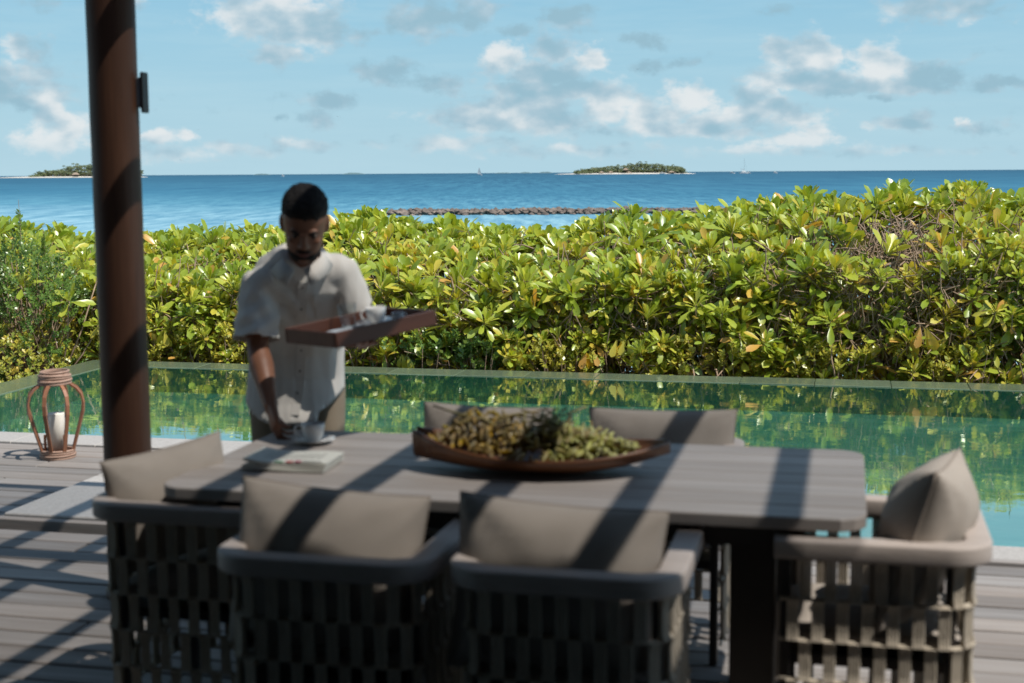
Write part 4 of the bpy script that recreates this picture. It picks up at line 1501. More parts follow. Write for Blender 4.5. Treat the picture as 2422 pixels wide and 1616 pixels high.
# folded newspaper
np_ = thing('folded_newspaper', 'folded white printed paper with green and red marks, between cup and near cushion', 'newspaper', Wd(-1.70, 4.16, 0.751), ROT + R(2))
for i in range(4):
    rings = []
    for j in range(13):
        x = -0.135 + 0.27 * j / 12
        zz = 0.004 + 0.0065 * i + 0.004 * math.sin(j * 0.5 + i) * (0.4 + 0.2 * i) + (0.012 * (1 - j / 12) ** 3 if i > 1 else 0)
        e = 0.004 * i
        rings.append([(x + e * 0.5, -0.105 + e, zz), (x + e * 0.5, 0.100 - e, zz + 0.001), (x + e * 0.5, 0.100 - e, zz + 0.0055), (x + e * 0.5, -0.105 + e, zz + 0.005)])
    q = MB(); q.loft(rings); q.build('sheet', M['paper'], np_)
def mark(mat, x, w, name='printed_mark', y=-0.085, h=0.018):
    j = (x + 0.135) / 0.27 * 12
    zz = 0.004 + 0.0195 + 0.004 * math.sin(j * 0.5 + 3) * 1.0 + 0.012 * max(0, 1 - j / 12) ** 3 + 0.0062
    q = MB(); q.box(x, y, zz, w, h, 0.0008); q.build(name, M[mat], np_)
mark('green_ink', -0.015, 0.026); mark('red_ink', 0.020, 0.022); mark('crimson_ink', 0.048, 0.020)
for i in range(6):
    mark('ink', 0.066 + i * 0.0105, 0.005 + 0.003 * (i % 2), h=0.010)
for r_i in range(3):
    for i in range(9):
        mark('ink', -0.08 + i * 0.022, 0.015, 'printed_line', y=-0.03 + r_i * 0.03, h=0.003)

# tray held up on the person's other hand
A_, B_, C_ = Vector((-0.738, 4.93, 1.149)), Vector((-0.582, 4.66, 1.149)), Vector((-0.267, 4.95, 1.195))
xv = (C_ - B_); TLn = xv.length; xv.normalize()
yv = (A_ - B_); yv = (yv - xv * yv.dot(xv)); TWn = yv.length; yv.normalize()
zv = xv.cross(yv)
tray = thing('serving_tray', 'red-brown wooden serving tray held up on the person\'s hand', 'tray')
mt = Matrix.Identity(4)
for i in range(3):
    mt[i][0], mt[i][1], mt[i][2] = xv[i], yv[i], zv[i]
org = B_ + xv * TLn / 2 + yv * TWn / 2 - zv * 0.052
for i in range(3):
    mt[i][3] = org[i]
tray.matrix_world = mt
TM = mt
q = MB(); q.box(0, 0, 0.005, TLn - 0.003, TWn - 0.003, 0.010); q.build('base', M['tray'], tray)
for nm, args in (('side_wall', (0, -TWn / 2 + 0.006, 0.027, TLn, 0.012, 0.052)), ('side_wall', (0, TWn / 2 - 0.006, 0.027, TLn, 0.012, 0.052)),
                 ('end_wall', (-TLn / 2 + 0.006, 0, 0.027, 0.012, TWn - 0.0245, 0.050)), ('end_wall', (TLn / 2 - 0.006, 0, 0.027, 0.012, TWn - 0.0245, 0.050))):
    q = MB(); q.box(*args, ch=0.003); q.build(nm, M['tray'], tray)
q = MB(); q.box(0.0, 0, 0.0125, TLn - 0.10, TWn - 0.06, 0.003)
o = q.build('tray_cloth', M['tray_cloth'], None); o.matrix_world = TM
tag(o, 'pale blue-grey cloth lining the serving tray', 'cloth')


def on_tray(o, x, y, z=0.0145, rz=0.0):
    o.matrix_world = TM @ Matrix.Translation((x, y, z)) @ Matrix.Rotation(R(rz), 4, 'Z')


so = make_saucer('white saucer on the serving tray', (0, 0, 0)); on_tray(so, 0.085, 0.02)
cu = make_cup('white coffee cup standing on its saucer on the serving tray', (0, 0, 0), 0.9, 160); on_tray(cu, 0.085, 0.02, 0.022)
gl = thing('water_glass', 'small clear glass beside the cup on the serving tray', 'glass')
q = MB(); q.lathe([(0.0005, 0.004), (0.024, 0.004), (0.026, 0.0), (0.031, 0.045), (0.034, 0.085), (0.0325, 0.085), (0.0295, 0.045), (0.0245, 0.008), (0.0005, 0.008)], 28)
q.build('tumbler', M['glass'], gl, smooth=True); on_tray(gl, 0.02, 0.10)
mp = thing('milk_jug', 'small polished steel jug glinting on the serving tray', 'jug')
q = MB(); q.lathe([(0.0005, 0.003), (0.020, 0.0), (0.026, 0.012), (0.024, 0.03), (0.018, 0.040), (0.021, 0.048), (0.019, 0.046), (0.016, 0.038), (0.0005, 0.02)], 24)
q.build('jug_body', M['steel'], mp, smooth=True)
q = MB(); q.tube([(0.020, 0, 0.042), (0.036, 0, 0.038), (0.037, 0, 0.02), (0.025, 0, 0.012)], 0.0025, 6); q.build('handle', M['steel'], mp, smooth=True)
on_tray(mp, 0.10, -0.085)


# =================================================================== LANTERN
lan = thing('cane_lantern', 'bent cane lantern with a white candle in a glass, on the deck by the pool', 'lantern', Wd(-4.56, 7.50, 0.0), ROT + R(10))
nr = 8
for i in range(nr):
    ph = 2 * PI * i / nr - 0.023
    prof = [(0.088, 0.02), (0.110, 0.09), (0.140, 0.19), (0.166, 0.28), (0.170, 0.335), (0.158, 0.385), (0.130, 0.42), (0.098, 0.44), (0.082, 0.452)]
    rings = []
    for k_, (r, z) in enumerate(prof):
        c_, s_ = math.cos(ph), math.sin(ph)
        r2, z2 = prof[min(k_ + 1, len(prof) - 1)]; r1, z1 = prof[max(k_ - 1, 0)]
        dn = Vector((z2 - z1, -(r2 - r1))).normalized()
        w_, t_ = 0.0105, 0.005
        ring = []
        for (ww, tt) in ((-w_, -t_), (w_, -t_), (w_, t_), (-w_, t_)):
            rr, zz = r + dn.x * tt, z + dn.y * tt
            ring.append((rr * c_ - ww * s_, rr * s_ + ww * c_, zz))
        rings.append(ring)
    q = MB(); q.loft(rings); q.build('rib', M['lantern'], lan)
def hoop(name, r, z, th_, n=1, dz=0.013, jit=0.0):
    for k_ in range(n):
        q = MB()
        pts = [((r + 0.003 * math.sin(k_ * 2)) * math.cos(2 * PI * i / 40), (r + 0.003 * math.sin(k_ * 2)) * math.sin(2 * PI * i / 40), z + k_ * dz + jit * math.sin(2 * PI * i / 40 + k_)) for i in range(41)]
        q.tube(pts, th_, 7, cap=False)
        q.build(name, M['cord'], lan, smooth=True)
hoop('base_hoop', 0.097, 0.008, 0.0075, 4, 0.013, 0.002)
hoop('top_hoop', 0.090, 0.452, 0.0085, 4, 0.0145, 0.004)
hoop('top_hoop', 0.078, 0.508, 0.007, 2, 0.010, 0.003)
q = MB(); q.lathe([(0.0005, 0.02), (0.085, 0.02), (0.085, 0.028), (0.0005, 0.028)], 28); q.build('base_plate', M['lantern'], lan)
q = MB(); q.lathe([(0.057, 0.030), (0.059, 0.030), (0.059, 0.33), (0.057, 0.33)], 32); q.build('glass_chimney', M['glass'], lan, smooth=True)
for i in range(3):
    ph = 2 * PI * i / 3 - 0.6
    q = MB(); q.box(0.070 * math.cos(ph), 0.070 * math.sin(ph), 0.085, 0.012, 0.012, 0.115); q.build('peg', M['lantern'], lan)
can = thing('pillar_candle', 'ivory pillar candle standing in the lantern glass', 'candle', Wd(-4.56, 7.50, 0.0), 0)
q = MB(); q.lathe([(0.0005, 0.03), (0.047, 0.03), (0.047, 0.265), (0.045, 0.27), (0.030, 0.262), (0.0005, 0.258)], 28); q.build('wax', M['candle'], can, smooth=True)
q = MB(); q.tube([(0, 0, 0.257), (0.001, 0, 0.268), (0.003, 0, 0.276)], 0.0012, 5); q.build('wick', M['black'], can)


# =================================================================== PERSON
def remesh(mb_, name, mat, parent, voxel, smooth_iter=4, disp=None):
    """fuse overlapping closed shapes into one continuous skin"""
    me = mb_.mesh('src', mat)
    bm = bmesh.new(); bm.from_mesh(me)
    bmesh.ops.recalc_face_normals(bm, faces=bm.faces)
    bm.to_mesh(me); bm.free()
    tmp = bpy.data.objects.new('tmp', me)
    COL.objects.link(tmp)
    r = tmp.modifiers.new('r', 'REMESH'); r.mode = 'VOXEL'; r.voxel_size = voxel; r.use_smooth_shade = True
    s = tmp.modifiers.new('s', 'SMOOTH'); s.factor = 0.5; s.iterations = smooth_iter
    dg_ = bpy.context.evaluated_depsgraph_get()
    out = bpy.data.meshes.new_from_object(tmp.evaluated_get(dg_))
    bpy.data.objects.remove(tmp)
    out.name = name
    if disp:
        co = np.empty(len(out.vertices) * 3, dtype=np.float32)
        no = np.empty(len(out.vertices) * 3, dtype=np.float32)
        out.vertices.foreach_get('co', co); out.vertices.foreach_get('normal', no)
        co = co.reshape(-1, 3); no = no.reshape(-1, 3)
        dd = np.array([disp(Vector(c)) for c in co])
        co = co + no * dd[:, None]
        out.vertices.foreach_set('co', co.ravel())
    out.materials.clear(); out.materials.append(mat)
    out.polygons.foreach_set('use_smooth', [True] * len(out.polygons))
    out.update()
    return link(name, out, parent)


def ering(c, rx, ry, xd, yd, n=20, p=2.0):
    """superellipse ring about c in the plane of xd, yd"""
    out = []
    for j in range(n):
        t = 2 * PI * j / n
        ct, st = math.cos(t), math.sin(t)
        e = 2 / p
        x = math.copysign(abs(ct) ** e, ct) * rx
        y = math.copysign(abs(st) ** e, st) * ry
        out.append(tuple(Vector(c) + xd * x + yd * y))
    return out


def limb(q, pts, rad, flat=1.0, sides=16, hint=Vector((1, 0, 0))):
    """tapered limb with rounded ends; rad per point"""
    pts = [Vector(p) for p in pts]
    rings = []
    n = len(pts)
    for i, p in enumerate(pts):
        t = (pts[min(i + 1, n - 1)] - pts[max(i - 1, 0)]).normalized()
        x = (hint - t * hint.dot(t)).normalized(); y = t.cross(x)
        if i == 0:
            for k_ in (0.15, 0.6, 0.9):
                rings.append(ering(p - t * rad[0] * math.sqrt(1 - k_ * k_) * 0.9, rad[0] * k_, rad[0] * k_ * flat, x, y, sides))
        rings.append(ering(p, rad[i], rad[i] * flat, x, y, sides))
        if i == n - 1:
            for k_ in (0.9, 0.6, 0.15):
                rings.append(ering(p + t * rad[-1] * math.sqrt(1 - k_ * k_) * 0.9, rad[-1] * k_, rad[-1] * k_ * flat, x, y, sides))
    q.loft(rings)


person = thing('person', 'man in a pale short-sleeved linen shirt bending to set a cup on the table', 'person', (-0.83, 5.42, 0.0))
off = -person.location
X, Y, Z = Vector((1, 0, 0)), Vector((0, 1, 0)), Vector((0, 0, 1))
JP = dict(pelvis=(-0.83, 5.45, 0.93), waist=(-0.815, 5.40, 1.05), chest=(-0.785, 5.27, 1.22), upper=(-0.765, 5.19, 1.315), neck=(-0.750, 5.12, 1.385), head=(-0.722, 4.985, 1.50),
          shA=(-0.915, 5.15, 1.275), elA=(-0.915, 5.08, 1.045), wrA=(-0.848, 4.935, 0.865),
          shB=(-0.622, 5.20, 1.315), elB=(-0.548, 5.235, 1.085), wrB=(-0.535, 5.07, 1.068))
J = {k: Vector(v) + off for k, v in JP.items()}


def spine_frame(a, b):
    t = (b - a).normalized()
    x = (X - t * X.dot(t)).normalized()
    return x, t.cross(x)


def torso_rings(grow, wmul=1.0, pts=None, end=1.0):
    """ellipse sections from crotch to base of neck"""
    sec = pts or [(Vector((-0.835, 5.46, 0.80)), 0.150, 0.105), (J['pelvis'] - off, 0.172, 0.115), (Vector((-0.825, 5.43, 1.0)), 0.162, 0.112), (J['waist'] - off, 0.150, 0.108),
                  (Vector((-0.80, 5.335, 1.14)), 0.160, 0.115), (J['chest'] - off, 0.172, 0.122), (J['upper'] - off, 0.172, 0.105), (Vector((-0.757, 5.155, 1.362)), 0.125, 0.075), (Vector((-0.75, 5.135, 1.395)), 0.07, 0.06)]
    rings = []
    n = len(sec)
    for i, (c, rx, ry) in enumerate(sec):
        a, b = sec[max(i - 1, 0)][0], sec[min(i + 1, n - 1)][0]
        t = (b - a).normalized()
        x = (Vector((1, 0.10, 0)) - t * t.x).normalized(); y = t.cross(x)
        rings.append(ering(c + off, (rx + grow) * wmul, ry + grow, x, y, 28, 2.4))
    return rings


body = MB()
body.loft(torso_rings(-0.018))
# neck
limb(body, [J['upper'], J['neck'], J['neck'] + (J['head'] - J['neck']) * 0.55], [0.058, 0.055, 0.056])
# head: built upright facing -y, then tipped forward
HM = Matrix.Translation(J['head']) @ Matrix.Rotation(R(6), 4, 'Z') @ Matrix.Rotation(R(35), 4, 'X') @ Matrix.Rotation(R(3), 4, 'Y')
hb = MB()
prof = [(-0.115, 0.034, 0.036, -0.045), (-0.105, 0.046, 0.050, -0.040), (-0.085, 0.057, 0.066, -0.030), (-0.055, 0.066, 0.082, -0.014), (-0.02, 0.071, 0.090, -0.004), (0.015, 0.075, 0.095, 0.002),
        (0.05, 0.077, 0.097, 0.004), (0.08, 0.071, 0.089, 0.006), (0.104, 0.054, 0.069, 0.008), (0.118, 0.030, 0.040, 0.008), (0.122, 0.01, 0.014, 0.008)]
hb.loft([ering((0, yo, z), rx, ry, X, Y, 28, 2.15) for (z, rx, ry, yo) in prof])
def hball(c, r, mb_=None):
    (mb_ or hb).ball(c, r, 14, 10)
hball((0, -0.084, -0.092), (0.026, 0.018, 0.018))                    # chin
hball((0.036, -0.070, -0.022), (0.022, 0.018, 0.018)); hball((-0.036, -0.070, -0.022), (0.022, 0.018, 0.018))   # cheekbones
hball((0, -0.088, 0.030), (0.052, 0.014, 0.012))                    # brow ridge
hb.loft([ering((0, -0.088, 0.018), 0.009, 0.012, X, Y, 10), ering((0, -0.101, -0.008), 0.011, 0.014, X, Y, 10), ering((0, -0.108, -0.026), 0.016, 0.015, X, Y, 10), ering((0, -0.100, -0.036), 0.015, 0.010, X, Y, 10)])
hball((0.013, -0.098, -0.030), (0.009, 0.010, 0.008)); hball((-0.013, -0.098, -0.030), (0.009, 0.010, 0.008))
for sx_ in (-1, 1):                                                  # ears
    hball((sx_ * 0.079, 0.006, 0.002), (0.010, 0.018, 0.032))
    hball((sx_ * 0.077, 0.002, -0.026), (0.008, 0.011, 0.012))
hball((0, -0.090, -0.058), (0.026, 0.014, 0.011))                    # mouth mound
body.add(hb.v, hb.f, HM)


def hand(q, wrist, dirv, palm_n, side, curls, thumb, fdirs=None, sc=1.0):
    """palm and five fingers. dirv: wrist to knuckles; palm_n: out of the palm; side +1/-1: where the thumb is"""
    d = dirv.normalized(); n_ = (palm_n - d * palm_n.dot(d)).normalized(); s_ = d.cross(n_) * side
    L = 0.088 * sc
    rings = []
    for t, w, h in ((-0.10, 0.026, 0.021), (0.15, 0.030, 0.018), (0.5, 0.038, 0.016), (0.85, 0.041, 0.014), (1.02, 0.036, 0.010)):
        rings.append(ering(wrist + d * L * t, w * sc, h * sc, s_, n_, 14, 2.6))
    q.loft(rings)
    lens = (0.070, 0.078, 0.072, 0.056)
    rads = (0.0090, 0.0092, 0.0086, 0.0076)
    for i in range(4):
        off_s = (0.030 - 0.0198 * i) * sc
        base = wrist + d * L * (0.93 - 0.02 * abs(i - 1)) + s_ * off_s
        c = curls[i]
        pts = [base - d * 0.03 * sc, base]
        p = base; ang = 0
        spread = (0.10 - 0.065 * i)
        for seg, fr_ in enumerate((0.46, 0.30, 0.24)):
            ang += c * (0.7, 1.0, 0.8)[seg]
            dd = (d * math.cos(ang) + n_ * math.sin(ang) + s_ * spread).normalized()
            p = p + dd * lens[i] * fr_ * sc
            pts.append(p)
        r = rads[i] * sc
        limb(q, pts, [r * 1.05, r * 1.05, r * 0.98, r * 0.9, r * 0.74], 1.0, 8)
    b = wrist + d * L * 0.18 + s_ * 0.026 * sc
    td = (d * thumb[0] + s_ * thumb[1] + n_ * thumb[2]).normalized()
    td2 = (d * (thumb[0] + 0.35) + s_ * (thumb[1] - 0.25) + n_ * (thumb[2] + 0.15)).normalized()
    limb(q, [b - td * 0.01, b + td * 0.030 * sc, b + td * 0.052 * sc + td2 * 0.0, b + td * 0.052 * sc + td2 * 0.028 * sc], [0.0145 * sc, 0.012 * sc, 0.0105 * sc, 0.008 * sc], 1.0, 8)


# arms
limb(body, [J['shA'], J['shA'] * 0.5 + J['elA'] * 0.5 + Vector((-0.008, 0.008, 0)), J['elA'], J['elA'] * 0.7 + J['wrA'] * 0.3, J['wrA'] * 0.9 + J['elA'] * 0.1, J['wrA']], [0.036, 0.045, 0.041, 0.044, 0.028, 0.026])
limb(body, [J['shB'], J['shB'] * 0.5 + J['elB'] * 0.5, J['elB'], J['elB'] * 0.7 + J['wrB'] * 0.3, J['wrB']], [0.036, 0.044, 0.042, 0.043, 0.027])
dA = Vector((0.035, -0.065, -0.105))
hand(body, J['wrA'], dA, Vector((0.75, 0.15, -0.25)), -1, (0.42, 0.5, 0.62, 0.72), (0.75, 0.35, 0.75))
dB = Vector((0.035, -0.12, 0.012))
hand(body, J['wrB'], dB, Vector((0.0, -0.1, 1)), 1, (0.12, 0.08, 0.08, 0.12), (0.5, 0.9, -0.05))
# legs and feet
for sx_, kx in ((-1, -0.935), (1, -0.735)):
    hip = Vector((kx, 5.46, 0.86)) + off; knee = Vector((kx - 0.01 * sx_, 5.43, 0.48)) + off; ank = Vector((kx, 5.50, 0.09)) + off
    limb(body, [hip, (hip + knee) / 2, knee, knee * 0.65 + ank * 0.35, ank], [0.088, 0.075, 0.056, 0.056, 0.038])
    limb(body, [ank + Vector((0, 0.02, -0.045)), ank + Vector((0, -0.10, -0.055))], [0.036, 0.034], 0.8)
remesh(body, 'body', M['skin'], person, 0.0042, 3)

# eyes, brows, lips, beard shadow, hair
q = MB()
for sx_ in (-1, 1):
    q.ball((sx_ * 0.031, -0.0795, 0.007), (0.0125, 0.010, 0.0075), 12, 8, HM)
q.build('eyes', M['eye'], person, smooth=True)
q = MB()
for sx_ in (-1, 1):
    q.ball((sx_ * 0.031, -0.0885, 0.0045), (0.0055, 0.003, 0.006), 10, 6, HM)
    q.tube([(sx_ * 0.016, -0.104, 0.026), (sx_ * 0.032, -0.099, 0.034), (sx_ * 0.050, -0.084, 0.028)], [0.0045, 0.0055, 0.003], 6, HM)
    q.tube([(sx_ * 0.020, -0.091, 0.0125), (sx_ * 0.031, -0.0925, 0.0155), (sx_ * 0.043, -0.087, 0.0125)], 0.0022, 5, HM)
q.build('brows', M['hair'], person, smooth=True)
q = MB()
q.ball((0, -0.1035, -0.0555), (0.021, 0.006, 0.0045), 12, 6, HM); q.ball((0, -0.1025, -0.0645), (0.018, 0.006, 0.005), 12, 6, HM)
q.build('lips', M['lips'], person, smooth=True)
# short stubble along the jaw, chin and upper lip
q = MB()
q.loft([ering((0, yo - 0.0012, z), rx + 0.0022, ry + 0.0030, X, Y, 28, 2.15) for (z, rx, ry, yo) in [(-0.1165, 0.030, 0.033, -0.047), (-0.105, 0.046, 0.050, -0.040), (-0.085, 0.057, 0.066, -0.030), (-0.070, 0.0605, 0.073, -0.022)]], HM)
q.tube([(-0.028, -0.094, -0.058), (-0.018, -0.1035, -0.047), (0, -0.1065, -0.0455), (0.018, -0.1035, -0.047), (0.028, -0.094, -0.058)], [0.003, 0.0045, 0.0045, 0.0045, 0.003], 6, HM)
q.build('beard', M['hair'], person, smooth=True)
q = MB()
hp = []
for (z, rx, ry, yo) in [(0.000, 0.0745, 0.060, 0.040), (0.02, 0.0775, 0.066, 0.038), (0.045, 0.081, 0.080, 0.026), (0.066, 0.081, 0.093, 0.010), (0.092, 0.076, 0.092, 0.006), (0.115, 0.061, 0.076, 0.008), (0.131, 0.036, 0.046, 0.008), (0.136, 0.01, 0.014, 0.008)]:
    hp.append(ering((0, yo, z), rx, ry, X, Y, 28, 2.2))
q.loft(hp, HM)
q.loft([ering((0, 0.045, -0.055), 0.050, 0.052, X, Y, 24, 2.2), ering((0, 0.038, -0.03), 0.066, 0.062, X, Y, 24, 2.2), ering((0, 0.036, 0.005), 0.0755, 0.064, X, Y, 24, 2.2), ering((0, 0.03, 0.04), 0.079, 0.07, X, Y, 24, 2.2)], HM)
remesh(q, 'hair', M['hair'], person, 0.0045, 3, disp=lambda c: 0.0035 * mnoise.noise(c * 130) + 0.003 * mnoise.noise(c * 40))

# shirt
sh = MB()
sec = [(Vector((-0.838, 5.415, 0.715)), 0.196, 0.155), (Vector((-0.838, 5.43, 0.80)), 0.190, 0.150), (Vector((-0.83, 5.43, 0.93)), 0.180, 0.140), (Vector((-0.815, 5.395, 1.05)), 0.172, 0.135),
       (Vector((-0.80, 5.335, 1.14)), 0.178, 0.135), (Vector((-0.785, 5.265, 1.225)), 0.182, 0.135), (Vector((-0.768, 5.195, 1.312)), 0.172, 0.112), (Vector((-0.757, 5.155, 1.366)), 0.115, 0.078), (Vector((-0.750, 5.135, 1.395)), 0.080, 0.066)]
sh.loft(torso_rings(0, pts=sec))
slA = (J['elA'] - J['shA']).normalized()
for c_ in (J['shA'] + Vector((0.03, 0.0, 0.0)), J['shB'] + Vector((-0.03, 0, 0.0))):
    sh.ball(c_, (0.078, 0.074, 0.070), 20, 14)
limb(sh, [J['shA'], J['shA'] * 0.72 + J['elA'] * 0.28, J['shA'] * 0.42 + J['elA'] * 0.58, J['shA'] * 0.16 + J['elA'] * 0.84], [0.064, 0.068, 0.076, 0.084], 0.92, 20)
limb(sh, [J['shB'], J['shB'] * 0.72 + J['elB'] * 0.28, J['shB'] * 0.34 + J['elB'] * 0.66], [0.062, 0.068, 0.074], 0.92, 20)


def folds(c):
    w = c - off
    v = 0.006 * mnoise.noise(Vector((w.x * 13, w.y * 9, w.z * 3.0)))
    v += 0.010 * mnoise.noise(Vector((w.x * 6 + w.z * 3, w.y * 5, w.z * 2.2 + 3)))
    v += 0.0035 * mnoise.noise(Vector((w.x * 34, w.y * 30, w.z * 9)))
    # drag folds from the reaching shoulder across the chest
    g = math.exp(-(((w.x + 0.84) / 0.10) ** 2 + ((w.z - 1.22) / 0.14) ** 2))
    v += 0.008 * g * math.sin((w.x * 0.8 + w.z * 0.6) * 85)
    g2 = math.exp(-(((w.x + 0.93) / 0.09) ** 2 + ((w.z - 1.14) / 0.10) ** 2))
    v += 0.006 * g2 * math.sin((w.z * 0.9 - w.x * 0.5) * 100)
    return v


shirt = remesh(sh, 'shirt', M['shirt'], person, 0.0075, 4, disp=folds)
# cut the curved hem: lift it at the sides
bm = bmesh.new(); bm.from_mesh(shirt.data)
kill = []
for v in bm.verts:
    wx, wz = v.co.x - off.x, v.co.z - off.z
    t = (wx + 0.838) / 0.19
    hem = 0.735 + 0.085 * abs(t) ** 3 + (0.03 if t > 0.55 else 0)
    if wz < hem:
        kill.append(v)
bmesh.ops.delete(bm, geom=kill, context='VERTS')
for v in bm.verts:
    if v.is_boundary and v.co.z - off.z < 0.90:
        t = (v.co.x - off.x + 0.838) / 0.19
        v.co.z = off.z + 0.735 + 0.085 * abs(t) ** 3 + (0.03 if t > 0.55 else 0)
for i_ in range(1):
    # cloth is a shell: open the sleeve mouths too
    dl = []
    for v in bm.verts:
        p = v.co
        for (s0, e0, lim) in ((J['shA'], J['elA'], 0.86), (J['shB'], J['elB'], 0.74)):
            ax = (e0 - s0); L = ax.length; ax = ax.normalized()
            t = (p - s0).dot(ax) / L
            rad = ((p - s0) - ax * (p - s0).dot(ax)).length
            wx_ = p.x - off.x
            if -0.825 < wx_ < -0.612:
                continue
            if t > lim and rad < 0.105 and (p - e0).length < 0.14:
                dl.append(v); break
    bmesh.ops.delete(bm, geom=dl, context='VERTS')
bm.to_mesh(shirt.data); bm.free()
sm = shirt.modifiers.new('thickness', 'SOLIDIFY'); sm.thickness = 0.0025; sm.offset = -1

# collar, placket, buttons, pocket
q = MB()
nk = Vector((-0.752, 5.125, 1.385)) + off
for sx_ in (-1, 1):
    pts_o, pts_i = [], []
    rings = []
    for i in range(9):
        t = i / 8
        ang = PI / 2 - sx_ * t * (PI * 0.93)
        up = 0.032 * (1 - t) + 0.006 * t
        drop = -0.10 * t ** 1.6
        rr = 0.064 + 0.006 * t
        c = nk + Vector((math.cos(ang) * rr, math.sin(ang) * rr * 0.95 - 0.018 * t, 0.004 + drop * 0.62))
        out = Vector((math.cos(ang), math.sin(ang), 0))
        fl = 0.030 + 0.022 * t
        a_ = c + Vector((0, 0, up)) ; b_ = c + out * (0.022 + 0.012 * t) + Vector((sx_ * 0.018 * t, 0, up - fl))
        rings.append([tuple(a_), tuple(a_ + out * 0.004), tuple(b_ + out * 0.004), tuple(b_ - out * 0.001)])
    q.loft(rings)
q.build('collar', M['shirt'], person, smooth=True)


bvh_src = shirt
from mathutils.bvhtree import BVHTree
bv = BVHTree.FromPolygons([v.co.copy() for v in shirt.data.vertices], [tuple(p.vertices) for p in shirt.data.polygons])


def on_shirt(x, z):
    hit = bv.ray_cast(Vector((x, 4.3, z)) + off, Vector((0, 1, 0)))
    return hit[0], hit[1]


rings = []
for i in range(26):
    z = 1.285 - i * 0.0205
    x = -0.748 - (1.30 - z) * 0.13
    h, n_ = on_shirt(x, z)
    if h is None: continue
    n_ = n_ if n_.y < 0 else -n_
    rings.append([tuple(h + Vector((-0.017, 0, 0)) + n_ * 0.0005), tuple(h + Vector((-0.017, 0, 0)) + n_ * 0.005), tuple(h + Vector((0.017, 0, 0)) + n_ * 0.005), tuple(h + Vector((0.017, 0, 0)) + n_ * 0.0005)])
q = MB(); q.loft(rings); q.build('placket', M['shirt'], person, smooth=False)
for i in range(6):
    z = 1.265 - i * 0.082
    x = -0.748 - (1.30 - z) * 0.13
    h, n_ = on_shirt(x, z)
    if h is None: continue
    q = MB(); q.ball(h + Vector((0, -0.006, 0)), (0.004, 0.002, 0.004), 8, 5); q.build('button', M['button'], person, smooth=True)
rings = []
for i in range(8):
    z = 1.235 - i * 0.0125
    row = []
    for j in range(7):
        x = -0.715 + j * 0.0155
        h, n_ = on_shirt(x, z)
        if h is None:
            h = Vector((x, 5.1, z)) + off
        row.append(tuple(h + Vector((0, -0.0045, 0))))
    rings.append(row)
q = MB(); q.loft(rings, closed=False, cap=False); q.build('pocket', M['shirt'], person, smooth=True)

# trousers and shoes
tr = MB()
tr.loft(torso_rings(0.000, pts=[(Vector((-0.835, 5.46, 0.79)), 0.150, 0.105), (J['pelvis'] - off, 0.165, 0.112), (Vector((-0.825, 5.43, 1.0)), 0.155, 0.108)]))
for sx_, kx in ((-1, -0.935), (1, -0.735)):
    hip = Vector((kx, 5.46, 0.86)) + off; knee = Vector((kx - 0.01 * sx_, 5.43, 0.48)) + off; ank = Vector((kx, 5.495, 0.10)) + off
    limb(tr, [hip, (hip + knee) / 2, knee, knee * 0.5 + ank * 0.5, ank], [0.090, 0.088, 0.080, 0.076, 0.072], 1.0, 18)
remesh(tr, 'trousers', M['trousers'], person, 0.010, 3, disp=lambda c: 0.006 * mnoise.noise(Vector((c.x * 12, c.y * 12, c.z * 5))))
for kx in (-0.935, -0.735):
    q = MB()
    b_ = Vector((kx, 5.50, 0.0)) + off
    rings = []
    for (y, w, h) in ((0.075, 0.028, 0.06), (0.05, 0.040, 0.085), (0.0, 0.042, 0.09), (-0.06, 0.046, 0.07), (-0.12, 0.048, 0.055), (-0.165, 0.040, 0.04), (-0.185, 0.022, 0.028)):
        rings.append([tuple(b_ + Vector((x_ * w, y, max(0.002, z_ * h)))) for x_, z_ in ((-1, 0), (-1, 0.5), (-0.7, 0.9), (0, 1), (0.7, 0.9), (1, 0.5), (1, 0))])
    q.loft(rings); q.build('shoe', M['shoe'], person, smooth=True)


# =================================================================== FAR THINGS
# ---- breakwater of piled rock with black netting over it
bw = thing('breakwater', 'low breakwater of dark piled rock with black netting, in the lagoon', 'breakwater', (8, 124, sea_z))
br = random.Random(8)
q = MB()
for i in range(1500):
    x = br.uniform(-20.8, 34)
    y = br.gauss(0, 1.0)
    hgt = 0.40 + 0.10 * mnoise.noise(Vector((x * 0.25, 0, 0))) + 0.05 * mnoise.noise(Vector((x * 0.9, 3, 0)))
    z = hgt * max(0.0, 1 - (y / 2.2) ** 2) * br.uniform(0.4, 1.0)
    s_ = br.uniform(0.12, 0.32)
    vs = []
    for (a, b, c) in ((1, 0, 0), (-1, 0, 0), (0, 1, 0), (0, -1, 0), (0, 0, 1), (0, 0, -1), (0.7, 0.7, 0.3), (-0.7, -0.6, 0.4)):
        k_ = s_ * br.uniform(0.7, 1.3)
        vs.append((x + a * k_ * 1.3, y + b * k_, z + c * k_ * 0.8))
    q.add(vs, [(0, 2, 4), (2, 1, 4), (1, 3, 4), (3, 0, 4), (2, 0, 5), (1, 2, 5), (3, 1, 5), (0, 3, 5), (0, 6, 4), (6, 2, 4), (1, 7, 4), (7, 3, 4)])
o = q.build('rocks', M['rock'], bw); o['kind'] = 'stuff'
rings = []
for i in range(111):
    x = -20.8 + 54.8 * i / 110
    h = 0.42 + 0.12 * mnoise.noise(Vector((x * 0.25, 0, 0))) + 0.05 * mnoise.noise(Vector((x * 1.1, 3, 0)))
    rings.append([(x, 2.6, -0.3), (x, 1.6, h * 0.7), (x, 1.1, h * 0.98), (x, 0.7, h * 1.02), (x, 0.5, h * 0.6), (x, 0.6, -0.3)])
q = MB(); q.loft(rings); q.build('netting', M['net'], bw, smooth=True)


